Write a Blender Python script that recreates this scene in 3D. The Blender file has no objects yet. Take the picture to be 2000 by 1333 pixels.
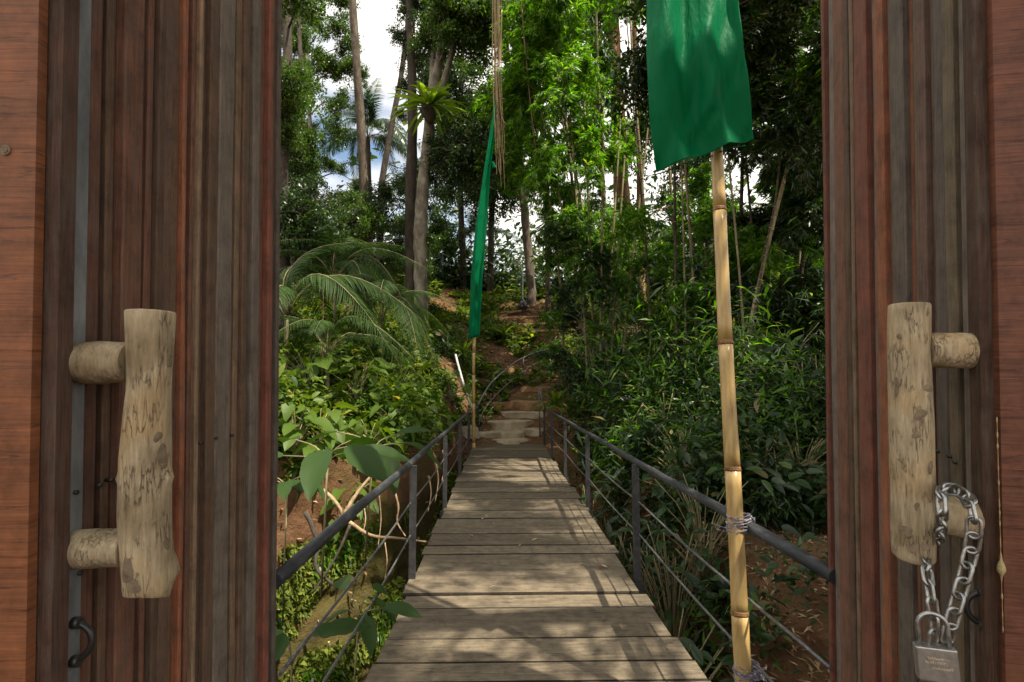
import bpy, math, random
import numpy as np
from mathutils import Vector, Matrix, noise, Euler

random.seed(7)
RNG = np.random.default_rng(11)
C = bpy.context.scene.collection
SC = bpy.context.scene
R = math.radians

# ------------------------------------------------------------------ camera, sky, sun
F, CX, CY = 1050.0, 1000.0, 666.5
EYE = Vector((0, 0, 1.5))
TILT = math.atan(23.5 / F)
cam = bpy.data.cameras.new('camera'); cam.sensor_width = 36; cam.lens = 36 * F / 2000
cam.clip_start = 0.02; cam.clip_end = 2000
co = bpy.data.objects.new('camera', cam); C.objects.link(co)
co.location = EYE; co.rotation_euler = (math.pi / 2 + TILT, 0, 0)
SC.camera = co
SUN_DIR = Vector((-0.43, 0.30, -1.0)).normalized()          # the way the light travels
EL = math.asin(-SUN_DIR.z); AZ = math.atan2(-SUN_DIR.x, -SUN_DIR.y)
w = bpy.data.worlds.new('World'); SC.world = w; w.use_nodes = True
nt = w.node_tree; bg = nt.nodes['Background']
sky = nt.nodes.new('ShaderNodeTexSky'); sky.sky_type = 'NISHITA'; sky.sun_disc = False
sky.sun_elevation = EL; sky.sun_rotation = AZ; sky.air_density = 1.2; sky.dust_density = 1.5
geo = nt.nodes.new('ShaderNodeTexCoord')
mp = nt.nodes.new('ShaderNodeMapping'); mp.inputs['Scale'].default_value = (1, 1, 2.2); mp.inputs['Location'].default_value = (0.35, 0.1, 0.3)
nz = nt.nodes.new('ShaderNodeTexNoise'); nz.inputs['Scale'].default_value = 2.6; nz.inputs['Detail'].default_value = 7
rp = nt.nodes.new('ShaderNodeValToRGB'); rp.color_ramp.elements[0].position = 0.33; rp.color_ramp.elements[1].position = 0.47
mx = nt.nodes.new('ShaderNodeMixRGB'); mx.inputs[2].default_value = (9.8, 9.3, 8.6, 1)
nt.links.new(geo.outputs['Generated'], mp.inputs[0]); nt.links.new(mp.outputs[0], nz.inputs['Vector'])
nt.links.new(nz.outputs['Fac'], rp.inputs[0]); nt.links.new(rp.outputs[0], mx.inputs[0])
nt.links.new(sky.outputs[0], mx.inputs[1]); nt.links.new(mx.outputs[0], bg.inputs[0])
bg.inputs[1].default_value = 0.09
sl = bpy.data.lights.new('sun', 'SUN'); sl.energy = 5.0; sl.angle = R(0.6); sl.color = (1.0, 0.90, 0.74)
so = bpy.data.objects.new('sun', sl); C.objects.link(so); so.location = (8, -6, 20)
so.rotation_euler = SUN_DIR.to_track_quat('-Z', 'Y').to_euler()
SC.view_settings.view_transform = 'Standard'; SC.view_settings.look = 'None'
SC.view_settings.gamma = 1; SC.view_settings.use_curve_mapping = False
SC.view_settings.exposure = 0.92
SC.render.engine = 'CYCLES'
SC.cycles.max_bounces = 6; SC.cycles.diffuse_bounces = 3; SC.cycles.glossy_bounces = 2
SC.cycles.transmission_bounces = 3; SC.cycles.transparent_max_bounces = 4
SC.cycles.use_denoising = True; SC.cycles.caustics_reflective = False; SC.cycles.caustics_refractive = False

def pt(px, py, Y):
    """a world point on depth Y, from where it is seen in the 2000 x 1333 photograph"""
    u, v = (px - CX) / F, (CY - py) / F
    ct, st = math.cos(TILT), math.sin(TILT)
    d = Vector((u, ct - v * st, st + v * ct))
    return EYE + d * (Y / d.y)

# ------------------------------------------------------------------ object helpers
def tag(o, label=None, cat=None, group=None, kind=None):
    if label: o['label'] = label
    if cat: o['category'] = cat
    if group: o['group'] = group
    if kind: o['kind'] = kind
    return o

def empty(name, loc=(0, 0, 0), rot=(0, 0, 0)):
    o = bpy.data.objects.new(name, None); C.objects.link(o)
    o.location = loc; o.rotation_euler = rot; o.empty_display_size = 0.1
    return o

def link(name, me, parent=None, loc=None, rot=None, scale=None):
    o = bpy.data.objects.new(name, me); C.objects.link(o)
    if parent: o.parent = parent
    if loc is not None: o.location = loc
    if rot is not None: o.rotation_euler = rot
    if scale is not None: o.scale = scale if hasattr(scale, '__len__') else (scale,) * 3
    return o

def mesh_np(name, V, Fa, mat, smooth=False):
    V = np.asarray(V, np.float32).reshape(-1, 3); Fa = np.asarray(Fa, np.int32)
    me = bpy.data.meshes.new(name); k = Fa.shape[1]
    me.vertices.add(len(V)); me.vertices.foreach_set('co', V.ravel())
    me.loops.add(Fa.size); me.loops.foreach_set('vertex_index', Fa.ravel())
    me.polygons.add(len(Fa))
    me.polygons.foreach_set('loop_start', np.arange(0, Fa.size, k, dtype=np.int32))
    me.polygons.foreach_set('loop_total', np.full(len(Fa), k, np.int32))
    if smooth: me.polygons.foreach_set('use_smooth', np.ones(len(Fa), bool))
    me.update(calc_edges=True); me.materials.append(mat)
    return me

class MB:
    def __init__(s): s.v = []; s.f = []; s.sm = []
    def quad_box(s, c8):
        n = len(s.v); s.v += [tuple(p) for p in c8]
        for q in ((0, 3, 2, 1), (4, 5, 6, 7), (0, 1, 5, 4), (1, 2, 6, 5), (2, 3, 7, 6), (3, 0, 4, 7)):
            s.f.append(tuple(n + i for i in q)); s.sm.append(False)
    def box(s, a, b):
        x0, y0, z0 = a; x1, y1, z1 = b
        s.quad_box([(x0, y0, z0), (x1, y0, z0), (x1, y1, z0), (x0, y1, z0), (x0, y0, z1), (x1, y0, z1), (x1, y1, z1), (x0, y1, z1)])
    def tube(s, pts, rad, seg=8, wob=0.0, cap=True, flat=1.0):
        pts = [Vector(p) for p in pts]; n = len(pts)
        if not hasattr(rad, '__len__'): rad = [rad] * n
        base = len(s.v); ref = None
        for i, p in enumerate(pts):
            t = (pts[min(i + 1, n - 1)] - pts[max(i - 1, 0)]).normalized()
            if ref is None:
                ref = Vector((1, 0, 0)) if abs(t.x) < 0.8 else Vector((0, 1, 0))
            a = (ref - t * ref.dot(t)).normalized(); ref = a; b = t.cross(a)
            for k in range(seg):
                th = 2 * math.pi * k / seg
                r = rad[i] * (1 + wob * (noise.noise(Vector((math.cos(th) * 1.3 + p.x * 3, math.sin(th) * 1.3 + p.y * 3, i * 0.7 + p.z))) ))
                s.v.append(tuple(p + a * math.cos(th) * r + b * math.sin(th) * r * flat))
        for i in range(n - 1):
            for k in range(seg):
                k2 = (k + 1) % seg
                s.f.append((base + i * seg + k, base + i * seg + k2, base + (i + 1) * seg + k2, base + (i + 1) * seg + k)); s.sm.append(True)
        if cap:
            s.f.append(tuple(base + k for k in reversed(range(seg)))); s.sm.append(False)
            s.f.append(tuple(base + (n - 1) * seg + k for k in range(seg))); s.sm.append(False)
    def mesh(s, name, mat):
        me = bpy.data.meshes.new(name); me.from_pydata(s.v, [], s.f)
        me.polygons.foreach_set('use_smooth', s.sm); me.materials.append(mat); me.update()
        return me
    def build(s, name, mat, parent=None, **k):
        return link(name, s.mesh(name, mat), parent, **k)

def smooth_path(pts, n=6):
    """Catmull-Rom through the points"""
    P = [Vector(p) for p in pts]; P = [P[0] * 2 - P[1]] + P + [P[-1] * 2 - P[-2]]
    out = []
    for i in range(1, len(P) - 2):
        for k in range(n):
            t = k / n; a, b, c, d = P[i - 1], P[i], P[i + 1], P[i + 2]
            out.append(0.5 * ((2 * b) + (c - a) * t + (2 * a - 5 * b + 4 * c - d) * t * t + (3 * b - a - 3 * c + d) * t ** 3))
    out.append(P[-2]); return out

# ------------------------------------------------------------------ materials
def new_mat(name):
    m = bpy.data.materials.new(name); m.use_nodes = True
    n = m.node_tree.nodes; b = n['Principled BSDF']; return m, n, m.node_tree.links, b

def ramp(n, stops):
    r = n.new('ShaderNodeValToRGB'); e = r.color_ramp.elements
    while len(e) < len(stops): e.new(0.5)
    for el, (p, c) in zip(e, stops): el.position = p; el.color = (*c, 1)
    return r

def noise_mat(name, stops, scale=(1, 1, 1), nscale=8, detail=8, rough=0.8, bump=0.3, bdist=0.01, spec=0.3, rand=True, fine=4.0, metal=0.0, coord='Object'):
    m, n, l, b = new_mat(name)
    tc = n.new('ShaderNodeTexCoord'); mpn = n.new('ShaderNodeMapping'); mpn.inputs['Scale'].default_value = scale
    l.new(tc.outputs[coord], mpn.inputs[0])
    if rand:
        oi = n.new('ShaderNodeObjectInfo'); vm = n.new('ShaderNodeVectorMath'); vm.operation = 'SCALE'
        cb = n.new('ShaderNodeCombineXYZ'); l.new(oi.outputs['Random'], cb.inputs[0]); l.new(oi.outputs['Random'], cb.inputs[1]); l.new(oi.outputs['Random'], cb.inputs[2])
        l.new(cb.outputs[0], vm.inputs[0]); vm.inputs['Scale'].default_value = 37; l.new(vm.outputs[0], mpn.inputs['Location'])
    a = n.new('ShaderNodeTexNoise'); a.inputs['Scale'].default_value = nscale; a.inputs['Detail'].default_value = detail; a.inputs['Roughness'].default_value = 0.65
    l.new(mpn.outputs[0], a.inputs['Vector'])
    r = ramp(n, stops); l.new(a.outputs['Fac'], r.inputs[0]); l.new(r.outputs[0], b.inputs['Base Color'])
    c = n.new('ShaderNodeTexNoise'); c.inputs['Scale'].default_value = nscale * fine; c.inputs['Detail'].default_value = 6
    l.new(mpn.outputs[0], c.inputs['Vector'])
    bp = n.new('ShaderNodeBump'); bp.inputs['Strength'].default_value = bump; bp.inputs['Distance'].default_value = bdist
    l.new(c.outputs['Fac'], bp.inputs['Height']); l.new(bp.outputs[0], b.inputs['Normal'])
    b.inputs['Roughness'].default_value = rough; b.inputs['Specular IOR Level'].default_value = spec; b.inputs['Metallic'].default_value = metal
    return m

def tint_wood(name, sc=(70, 70, 2.2), scuff=(0.40, 0.37, 0.32), rough=0.55, bump=0.5, grey=(0.17, 0.155, 0.135), fineamt=0.85, cracks=0.55):
    """weathered board: the board's own colour (object colour) with streaks, grey wear and pale scuffs"""
    m, n, l, b = new_mat(name)
    tc = n.new('ShaderNodeTexCoord'); oi = n.new('ShaderNodeObjectInfo')
    add = n.new('ShaderNodeVectorMath'); add.operation = 'ADD'
    cb = n.new('ShaderNodeCombineXYZ'); mu = n.new('ShaderNodeMath'); mu.operation = 'MULTIPLY'; mu.inputs[1].default_value = 50
    l.new(oi.outputs['Random'], mu.inputs[0]); l.new(mu.outputs[0], cb.inputs[2]); l.new(mu.outputs[0], cb.inputs[0])
    l.new(tc.outputs['Object'], add.inputs[0]); l.new(cb.outputs[0], add.inputs[1])
    mpn = n.new('ShaderNodeMapping'); mpn.inputs['Scale'].default_value = sc; l.new(add.outputs[0], mpn.inputs[0])
    st = n.new('ShaderNodeTexNoise'); st.inputs['Scale'].default_value = 1.0; st.inputs['Detail'].default_value = 9; st.inputs['Roughness'].default_value = 0.7
    st.inputs['Distortion'].default_value = 0.6
    l.new(mpn.outputs[0], st.inputs['Vector'])
    r1 = ramp(n, [(0.25, (0.55, 0.52, 0.50)), (0.5, (0.95, 0.95, 0.95)), (0.75, (1.35, 1.3, 1.25))]); l.new(st.outputs['Fac'], r1.inputs[0])
    m1 = n.new('ShaderNodeMixRGB'); m1.blend_type = 'MULTIPLY'; m1.inputs[0].default_value = 1
    l.new(oi.outputs['Color'], m1.inputs[1]); l.new(r1.outputs[0], m1.inputs[2])
    mf = n.new('ShaderNodeMapping'); mf.inputs['Scale'].default_value = (sc[0] * 5, sc[1] * 5, sc[2] * 5) if sc[2] < 10 else tuple(c * 3.3 for c in sc); l.new(add.outputs[0], mf.inputs[0])
    nf = n.new('ShaderNodeTexNoise'); nf.inputs['Scale'].default_value = 1.0; nf.inputs['Detail'].default_value = 5; nf.inputs['Roughness'].default_value = 0.8; l.new(mf.outputs[0], nf.inputs['Vector'])
    rf = ramp(n, [(0.30, (0.30, 0.28, 0.26)), (0.42, (0.85, 0.85, 0.85)), (0.6, (1.05, 1.05, 1.05)), (0.75, (1.45, 1.42, 1.38))]); l.new(nf.outputs['Fac'], rf.inputs[0])
    mq = n.new('ShaderNodeMixRGB'); mq.blend_type = 'MULTIPLY'; mq.inputs[0].default_value = fineamt; l.new(m1.outputs[0], mq.inputs[1]); l.new(rf.outputs[0], mq.inputs[2]); m1 = mq
    nb = n.new('ShaderNodeTexNoise'); nb.inputs['Scale'].default_value = 13; nb.inputs['Detail'].default_value = 9; nb.inputs['Roughness'].default_value = 0.7; l.new(add.outputs[0], nb.inputs['Vector'])
    rb = ramp(n, [(0.34, (0.50, 0.48, 0.46)), (0.5, (0.95, 0.95, 0.95)), (0.68, (1.35, 1.28, 1.2))]); l.new(nb.outputs['Fac'], rb.inputs[0])
    mb_ = n.new('ShaderNodeMixRGB'); mb_.blend_type = 'MULTIPLY'; mb_.inputs[0].default_value = 0.8; l.new(m1.outputs[0], mb_.inputs[1]); l.new(rb.outputs[0], mb_.inputs[2]); m1 = mb_
    ck = n.new('ShaderNodeMapping'); ck.inputs['Scale'].default_value = (sc[0] * .8, sc[1] * .8, sc[2] * .35); ck.inputs['Location'].default_value = (7, 3, 1); l.new(add.outputs[0], ck.inputs[0])
    nc = n.new('ShaderNodeTexNoise'); nc.inputs['Scale'].default_value = 1.0; nc.inputs['Detail'].default_value = 3; l.new(ck.outputs[0], nc.inputs['Vector'])
    rk = ramp(n, [(0.485, (1, 1, 1)), (0.5, (cracks, cracks, cracks)), (0.515, (1, 1, 1))]); l.new(nc.outputs['Fac'], rk.inputs[0])
    mc = n.new('ShaderNodeMixRGB'); mc.blend_type = 'MULTIPLY'; mc.inputs[0].default_value = 1; l.new(m1.outputs[0], mc.inputs[1]); l.new(rk.outputs[0], mc.inputs[2]); m1 = mc
    # grey weathering in long patches
    mp2 = n.new('ShaderNodeMapping'); mp2.inputs['Scale'].default_value = (sc[0] * 0.25, sc[1] * 0.25, sc[2] * 0.9); l.new(add.outputs[0], mp2.inputs[0])
    n2 = n.new('ShaderNodeTexNoise'); n2.inputs['Scale'].default_value = 1.4; n2.inputs['Detail'].default_value = 6; l.new(mp2.outputs[0], n2.inputs['Vector'])
    r2 = ramp(n, [(0.48, (0, 0, 0)), (0.72, (0.55, 0.55, 0.55))]); l.new(n2.outputs['Fac'], r2.inputs[0])
    m2 = n.new('ShaderNodeMixRGB'); m2.inputs[2].default_value = (*grey, 1); l.new(r2.outputs[0], m2.inputs[0]); l.new(m1.outputs[0], m2.inputs[1])
    # scuffs
    mp3 = n.new('ShaderNodeMapping'); mp3.inputs['Scale'].default_value = (sc[0] * 1.3, sc[1] * 1.3, sc[2] * 6); l.new(add.outputs[0], mp3.inputs[0])
    n3 = n.new('ShaderNodeTexNoise'); n3.inputs['Scale'].default_value = 1.0; n3.inputs['Detail'].default_value = 8; n3.inputs['Roughness'].default_value = 0.75; l.new(mp3.outputs[0], n3.inputs['Vector'])
    r3 = ramp(n, [(0.64, (0, 0, 0)), (0.72, (0.8, 0.8, 0.8))]); l.new(n3.outputs['Fac'], r3.inputs[0])
    m3 = n.new('ShaderNodeMixRGB'); m3.inputs[2].default_value = (*scuff, 1); l.new(r3.outputs[0], m3.inputs[0]); l.new(m2.outputs[0], m3.inputs[1])
    l.new(m3.outputs[0], b.inputs['Base Color'])
    bp = n.new('ShaderNodeBump'); bp.inputs['Strength'].default_value = bump; bp.inputs['Distance'].default_value = 0.002
    l.new(st.outputs['Fac'], bp.inputs['Height']); l.new(bp.outputs[0], b.inputs['Normal'])
    b.inputs['Roughness'].default_value = rough; b.inputs['Specular IOR Level'].default_value = 0.22
    return m

def leaf_mat(name, stops, trans=0.35, tcol=(1.5, 1.7, 0.5), rough=0.4, spec=0.5):
    m, n, l, b = new_mat(name)
    g = n.new('ShaderNodeNewGeometry'); r = ramp(n, stops); l.new(g.outputs['Random Per Island'], r.inputs[0])
    l.new(r.outputs[0], b.inputs['Base Color']); b.inputs['Roughness'].default_value = rough; b.inputs['Specular IOR Level'].default_value = spec
    tr = n.new('ShaderNodeBsdfTranslucent'); mm = n.new('ShaderNodeMixRGB'); mm.blend_type = 'MULTIPLY'; mm.inputs[0].default_value = 1
    mm.inputs[2].default_value = (*[c * 1.5 for c in tcol], 1); l.new(r.outputs[0], mm.inputs[1]); l.new(mm.outputs[0], tr.inputs[0])
    ms = n.new('ShaderNodeMixShader'); ms.inputs[0].default_value = trans
    l.new(b.outputs[0], ms.inputs[1]); l.new(tr.outputs[0], ms.inputs[2]); l.new(ms.outputs[0], n['Material Output'].inputs[0])
    return m

M = {}
M['batten'] = tint_wood('painted_batten_wood', sc=(230, 230, 9), scuff=(0.32, 0.27, 0.20), rough=0.65, bump=0.8, fineamt=.6, grey=(0.115, 0.098, 0.080))
M['endboard'] = tint_wood('rough_sawn_red_wood', grey=(0.15, 0.07, 0.042), sc=(3, 3, 130), scuff=(0.5, 0.42, 0.33), rough=0.5, bump=.25, fineamt=.6)
M['plank'] = tint_wood('grey_deck_wood', sc=(2.0, 26, 26), scuff=(0.20, 0.17, 0.12), rough=0.9, bump=0.8, grey=(0.12, 0.10, 0.07))
M['seam_shade'] = noise_mat('shaded_plank_edge', [(0.3, (0.012, 0.010, 0.007)), (0.7, (0.040, 0.032, 0.022))], nscale=20, rough=0.95)  # near-black plank sides paint the shade into the deck seams
M['strip'] = noise_mat('weathered_grey_strip', [(0.3, (0.07, 0.075, 0.075)), (0.5, (0.15, 0.16, 0.165)), (0.7, (0.24, 0.25, 0.25))], (1, 1, .35), 18, 9, rough=0.6, bump=.4, bdist=.002, spec=.3)
M['log'] = noise_mat('peeled_log', [(0.30, (0.11, 0.085, 0.05)), (0.42, (0.33, 0.27, 0.165)), (0.6, (0.45, 0.37, 0.235)), (0.75, (0.52, 0.44, 0.29))], (1, 1, 0.16), 42, 9, 0.75, 0.9, 0.004, 0.3, fine=2.2)
def log_mat():
    m, n, l, b = new_mat('cracked_peeled_log')
    tc = n.new('ShaderNodeTexCoord'); oi = n.new('ShaderNodeObjectInfo'); mp_ = n.new('ShaderNodeMapping'); mp_.inputs['Scale'].default_value = (1, 1, .13); l.new(tc.outputs['Object'], mp_.inputs[0])
    vv = n.new('ShaderNodeCombineXYZ'); mu = n.new('ShaderNodeMath'); mu.operation = 'MULTIPLY'; mu.inputs[1].default_value = 9; l.new(oi.outputs['Random'], mu.inputs[0]); l.new(mu.outputs[0], vv.inputs[0]); l.new(vv.outputs[0], mp_.inputs['Location'])
    a = n.new('ShaderNodeTexNoise'); a.inputs['Scale'].default_value = 120; a.inputs['Detail'].default_value = 8; a.inputs['Roughness'].default_value = .75; l.new(mp_.outputs[0], a.inputs['Vector'])
    r = ramp(n, [(.28, (.13, .10, .06)), (.42, (.33, .265, .17)), (.58, (.45, .37, .24)), (.75, (.58, .49, .34))]); l.new(a.outputs['Fac'], r.inputs[0])
    w_ = n.new('ShaderNodeTexNoise'); w_.inputs['Scale'].default_value = 9; w_.inputs['Detail'].default_value = 6; l.new(tc.outputs['Object'], w_.inputs['Vector'])
    rw = ramp(n, [(.33, (.45, .40, .33)), (.5, (1, 1, 1)), (.68, (1.0, .86, .66))]); l.new(w_.outputs['Fac'], rw.inputs[0])
    mm = n.new('ShaderNodeMixRGB'); mm.blend_type = 'MULTIPLY'; mm.inputs[0].default_value = .8; l.new(r.outputs[0], mm.inputs[1]); l.new(rw.outputs[0], mm.inputs[2])
    vo = n.new('ShaderNodeTexVoronoi'); vo.feature = 'DISTANCE_TO_EDGE'; vo.inputs['Scale'].default_value = 150
    dn = n.new('ShaderNodeMixRGB'); dn.blend_type = 'ADD'; dn.inputs[0].default_value = .012; l.new(mp_.outputs[0], dn.inputs[1]); l.new(a.outputs['Color'], dn.inputs[2]); l.new(dn.outputs[0], vo.inputs['Vector'])
    rc = ramp(n, [(.0, (1, 1, 1)), (.045, (0, 0, 0))]); l.new(vo.outputs[0], rc.inputs[0])
    rm = ramp(n, [(.48, (0, 0, 0)), (.62, (.6, .6, .6))]); w2 = n.new('ShaderNodeTexNoise'); w2.inputs['Scale'].default_value = 22; l.new(tc.outputs['Object'], w2.inputs['Vector']); l.new(w2.outputs['Fac'], rm.inputs[0])
    mk = n.new('ShaderNodeMath'); mk.operation = 'MULTIPLY'; l.new(rc.outputs[0], mk.inputs[0]); l.new(rm.outputs[0], mk.inputs[1])
    m2 = n.new('ShaderNodeMixRGB'); m2.inputs[2].default_value = (.12, .09, .055, 1); l.new(mk.outputs[0], m2.inputs[0]); l.new(mm.outputs[0], m2.inputs[1]); l.new(m2.outputs[0], b.inputs['Base Color'])
    sb = n.new('ShaderNodeMath'); sb.operation = 'SUBTRACT'; l.new(a.outputs['Fac'], sb.inputs[0]); l.new(mk.outputs[0], sb.inputs[1])
    bp = n.new('ShaderNodeBump'); bp.inputs['Strength'].default_value = 1; bp.inputs['Distance'].default_value = .003; l.new(sb.outputs[0], bp.inputs['Height']); l.new(bp.outputs[0], b.inputs['Normal'])
    b.inputs['Roughness'].default_value = .8; b.inputs['Specular IOR Level'].default_value = .25
    return m
M['log'] = log_mat()
M['spot'] = noise_mat('dark_wood_spot', [(0.3, (0.10, 0.075, 0.05)), (0.7, (0.26, 0.20, 0.13))], (1, 1, 1), 60, rough=0.85)
M['iron'] = noise_mat('black_iron', [(0.3, (0.010, 0.010, 0.010)), (0.7, (0.03, 0.028, 0.026))], rough=0.35, bump=0.1, spec=0.5)
M['galv'] = noise_mat('galvanised_steel', [(0.3, (0.22, 0.23, 0.23)), (0.7, (0.50, 0.51, 0.49))], nscale=90, rough=0.42, bump=0.4, bdist=0.001, metal=1.0)
M['lockbody'] = noise_mat('worn_lock_steel', [(0.3, (0.30, 0.30, 0.29)), (0.7, (0.46, 0.45, 0.43))], nscale=80, rough=0.42, bump=0.1, bdist=0.001, metal=0.85)
M['engrave'] = noise_mat('engraved_marks', [(0.3, (0.5, 0.36, 0.22)), (0.7, (0.75, 0.62, 0.45))], nscale=90, rough=0.5)
M['railpaint'] = noise_mat('grey_rail_paint', [(0.3, (0.016, 0.017, 0.019)), (0.55, (0.036, 0.040, 0.045)), (0.68, (0.085, 0.088, 0.092)), (0.8, (0.20, 0.20, 0.20))], (1, 0.25, 1), 22, rough=0.5, bump=0.4, bdist=0.003, spec=0.35)
M['wire'] = noise_mat('steel_wire', [(0.3, (0.06, 0.06, 0.065)), (0.7, (0.20, 0.20, 0.20))], nscale=30, rough=0.35, metal=0.4)
M['postpaint'] = noise_mat('dark_post_paint', [(0.3, (0.012, 0.013, 0.014)), (0.7, (0.045, 0.045, 0.045))], nscale=20, rough=0.5, spec=0.35)
M['bamboo'] = noise_mat('dry_bamboo', [(0.28, (0.22, 0.13, 0.045)), (0.45, (0.40, 0.27, 0.10)), (0.65, (0.50, 0.35, 0.14)), (0.8, (0.34, 0.29, 0.13))], (1, 1, 0.12), 26, rough=0.32, bump=0.25, bdist=0.002, spec=0.5)
M['node'] = noise_mat('bamboo_node', [(0.3, (0.12, 0.05, 0.02)), (0.7, (0.30, 0.17, 0.07))], nscale=50, rough=0.5)
M['rope'] = noise_mat('plastic_string', [(0.3, (0.06, 0.05, 0.07)), (0.5, (0.20, 0.18, 0.24)), (0.7, (0.5, 0.5, 0.52))], (1, 1, 1), 70, rough=0.5)
M['bark'] = noise_mat('grey_brown_bark', [(0.3, (0.035, 0.027, 0.02)), (0.5, (0.10, 0.078, 0.058)), (0.7, (0.20, 0.17, 0.13))], (1, 1, 0.35), 5, 9, 0.9, 0.8, 0.03)
M['bark_pale'] = noise_mat('mottled_pale_bark', [(0.32, (0.07, 0.065, 0.045)), (0.48, (0.17, 0.145, 0.11)), (0.62, (0.30, 0.27, 0.21)), (0.75, (0.20, 0.21, 0.11))], (1, 1, 0.6), 4, 10, 0.9, 0.7, 0.03)
M['bark_red'] = noise_mat('reddish_bark', [(0.3, (0.08, 0.045, 0.025)), (0.5, (0.26, 0.14, 0.07)), (0.72, (0.42, 0.27, 0.14))], (1, 1, 0.25), 5, 9, 0.9, 0.8, 0.03)
M['bark_dark'] = noise_mat('dark_bark', [(0.3, (0.025, 0.02, 0.017)), (0.7, (0.10, 0.08, 0.06))], (1, 1, 0.35), 6, 9, 0.9, 0.8, 0.03)
M['culm'] = noise_mat('live_bamboo_culm', [(0.3, (0.07, 0.065, 0.03)), (0.5, (0.19, 0.16, 0.08)), (0.7, (0.36, 0.30, 0.18))], (1, 1, 0.3), 5, rough=0.6, bump=0.3)
M['root'] = noise_mat('pale_root', [(0.3, (0.20, 0.13, 0.07)), (0.7, (0.45, 0.33, 0.20))], nscale=20, rough=0.8)
M['vine'] = noise_mat('aerial_root', [(0.3, (0.06, 0.038, 0.022)), (0.7, (0.26, 0.18, 0.095))], (1, 1, 0.2), 12, rough=0.8)
M['stone'] = noise_mat('pale_step_stone', [(0.25, (0.20, 0.15, 0.09)), (0.5, (0.38, 0.31, 0.21)), (0.75, (0.5, 0.44, 0.33))], nscale=3.5, rough=0.9, bump=0.8, bdist=0.02)
M['earth_tread'] = noise_mat('trodden_earth', [(0.3, (0.16, 0.085, 0.04)), (0.7, (0.36, 0.21, 0.11))], nscale=5, rough=0.95, bump=0.8, bdist=0.02)
M['thatch'] = noise_mat('grey_thatch', [(0.3, (0.05, 0.04, 0.03)), (0.7, (0.16, 0.13, 0.09))], (12, 1, 1), 8, rough=0.95)
M['lampglass'] = noise_mat('dark_lamp_shade', [(0.3, (0.01, 0.01, 0.012)), (0.7, (0.03, 0.03, 0.035))], rough=0.2, spec=0.6)

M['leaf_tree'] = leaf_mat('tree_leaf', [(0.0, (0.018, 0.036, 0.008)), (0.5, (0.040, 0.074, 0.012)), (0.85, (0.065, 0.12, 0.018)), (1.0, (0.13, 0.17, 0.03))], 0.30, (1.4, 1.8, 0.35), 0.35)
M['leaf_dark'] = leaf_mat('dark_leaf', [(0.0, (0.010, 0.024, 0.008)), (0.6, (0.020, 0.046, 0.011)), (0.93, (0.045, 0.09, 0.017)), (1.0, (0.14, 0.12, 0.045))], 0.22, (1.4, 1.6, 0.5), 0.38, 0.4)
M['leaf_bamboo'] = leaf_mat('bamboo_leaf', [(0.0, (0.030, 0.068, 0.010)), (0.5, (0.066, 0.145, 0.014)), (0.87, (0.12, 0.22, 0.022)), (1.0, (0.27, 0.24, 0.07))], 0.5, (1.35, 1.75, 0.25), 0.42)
M['leaf_broad'] = leaf_mat('broad_leaf', [(0.0, (0.030, 0.062, 0.010)), (0.45, (0.055, 0.105, 0.013)), (0.85, (0.11, 0.17, 0.022)), (0.96, (0.20, 0.23, 0.04)), (1.0, (0.26, 0.17, 0.07))], 0.34, (1.7, 1.6, 0.3), 0.5, 0.3)
M['leaf_big'] = leaf_mat('big_shaded_leaf', [(0.0, (0.014, 0.034, 0.008)), (0.6, (0.026, 0.058, 0.010)), (1.0, (0.05, 0.095, 0.016))], 0.25, (1.5, 1.6, 0.4), 0.6, 0.25)
M['leaf_palm'] = leaf_mat('palm_leaflet', [(0.0, (0.014, 0.032, 0.007)), (0.5, (0.024, 0.052, 0.010)), (1.0, (0.05, 0.09, 0.022))], 0.22, (1.4, 1.7, 0.5), 0.6, 0.15)
M['leaf_coco'] = leaf_mat('coconut_leaflet', [(0.0, (0.018, 0.040, 0.020)), (1.0, (0.045, 0.085, 0.03))], 0.2, (1.2, 1.5, 0.8), 0.35, 0.55)
M['leaf_fern'] = leaf_mat('nest_fern_leaf', [(0.0, (0.045, 0.085, 0.014)), (0.5, (0.085, 0.15, 0.018)), (1.0, (0.20, 0.26, 0.03))], 0.5, (1.5, 1.5, 0.35), 0.35)
M['leaf_moss'] = leaf_mat('cliff_moss', [(0.0, (0.06, 0.085, 0.015)), (0.5, (0.12, 0.16, 0.022)), (1.0, (0.22, 0.25, 0.04))], 0.3, (1.3, 1.4, 0.4), 0.7, 0.2)
M['litter'] = leaf_mat('dry_litter', [(0.0, (0.10, 0.055, 0.028)), (0.5, (0.24, 0.15, 0.075)), (0.8, (0.38, 0.27, 0.15)), (1.0, (0.5, 0.38, 0.24))], 0.15, (1, 1, 0.9), 0.6, 0.3)

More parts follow.
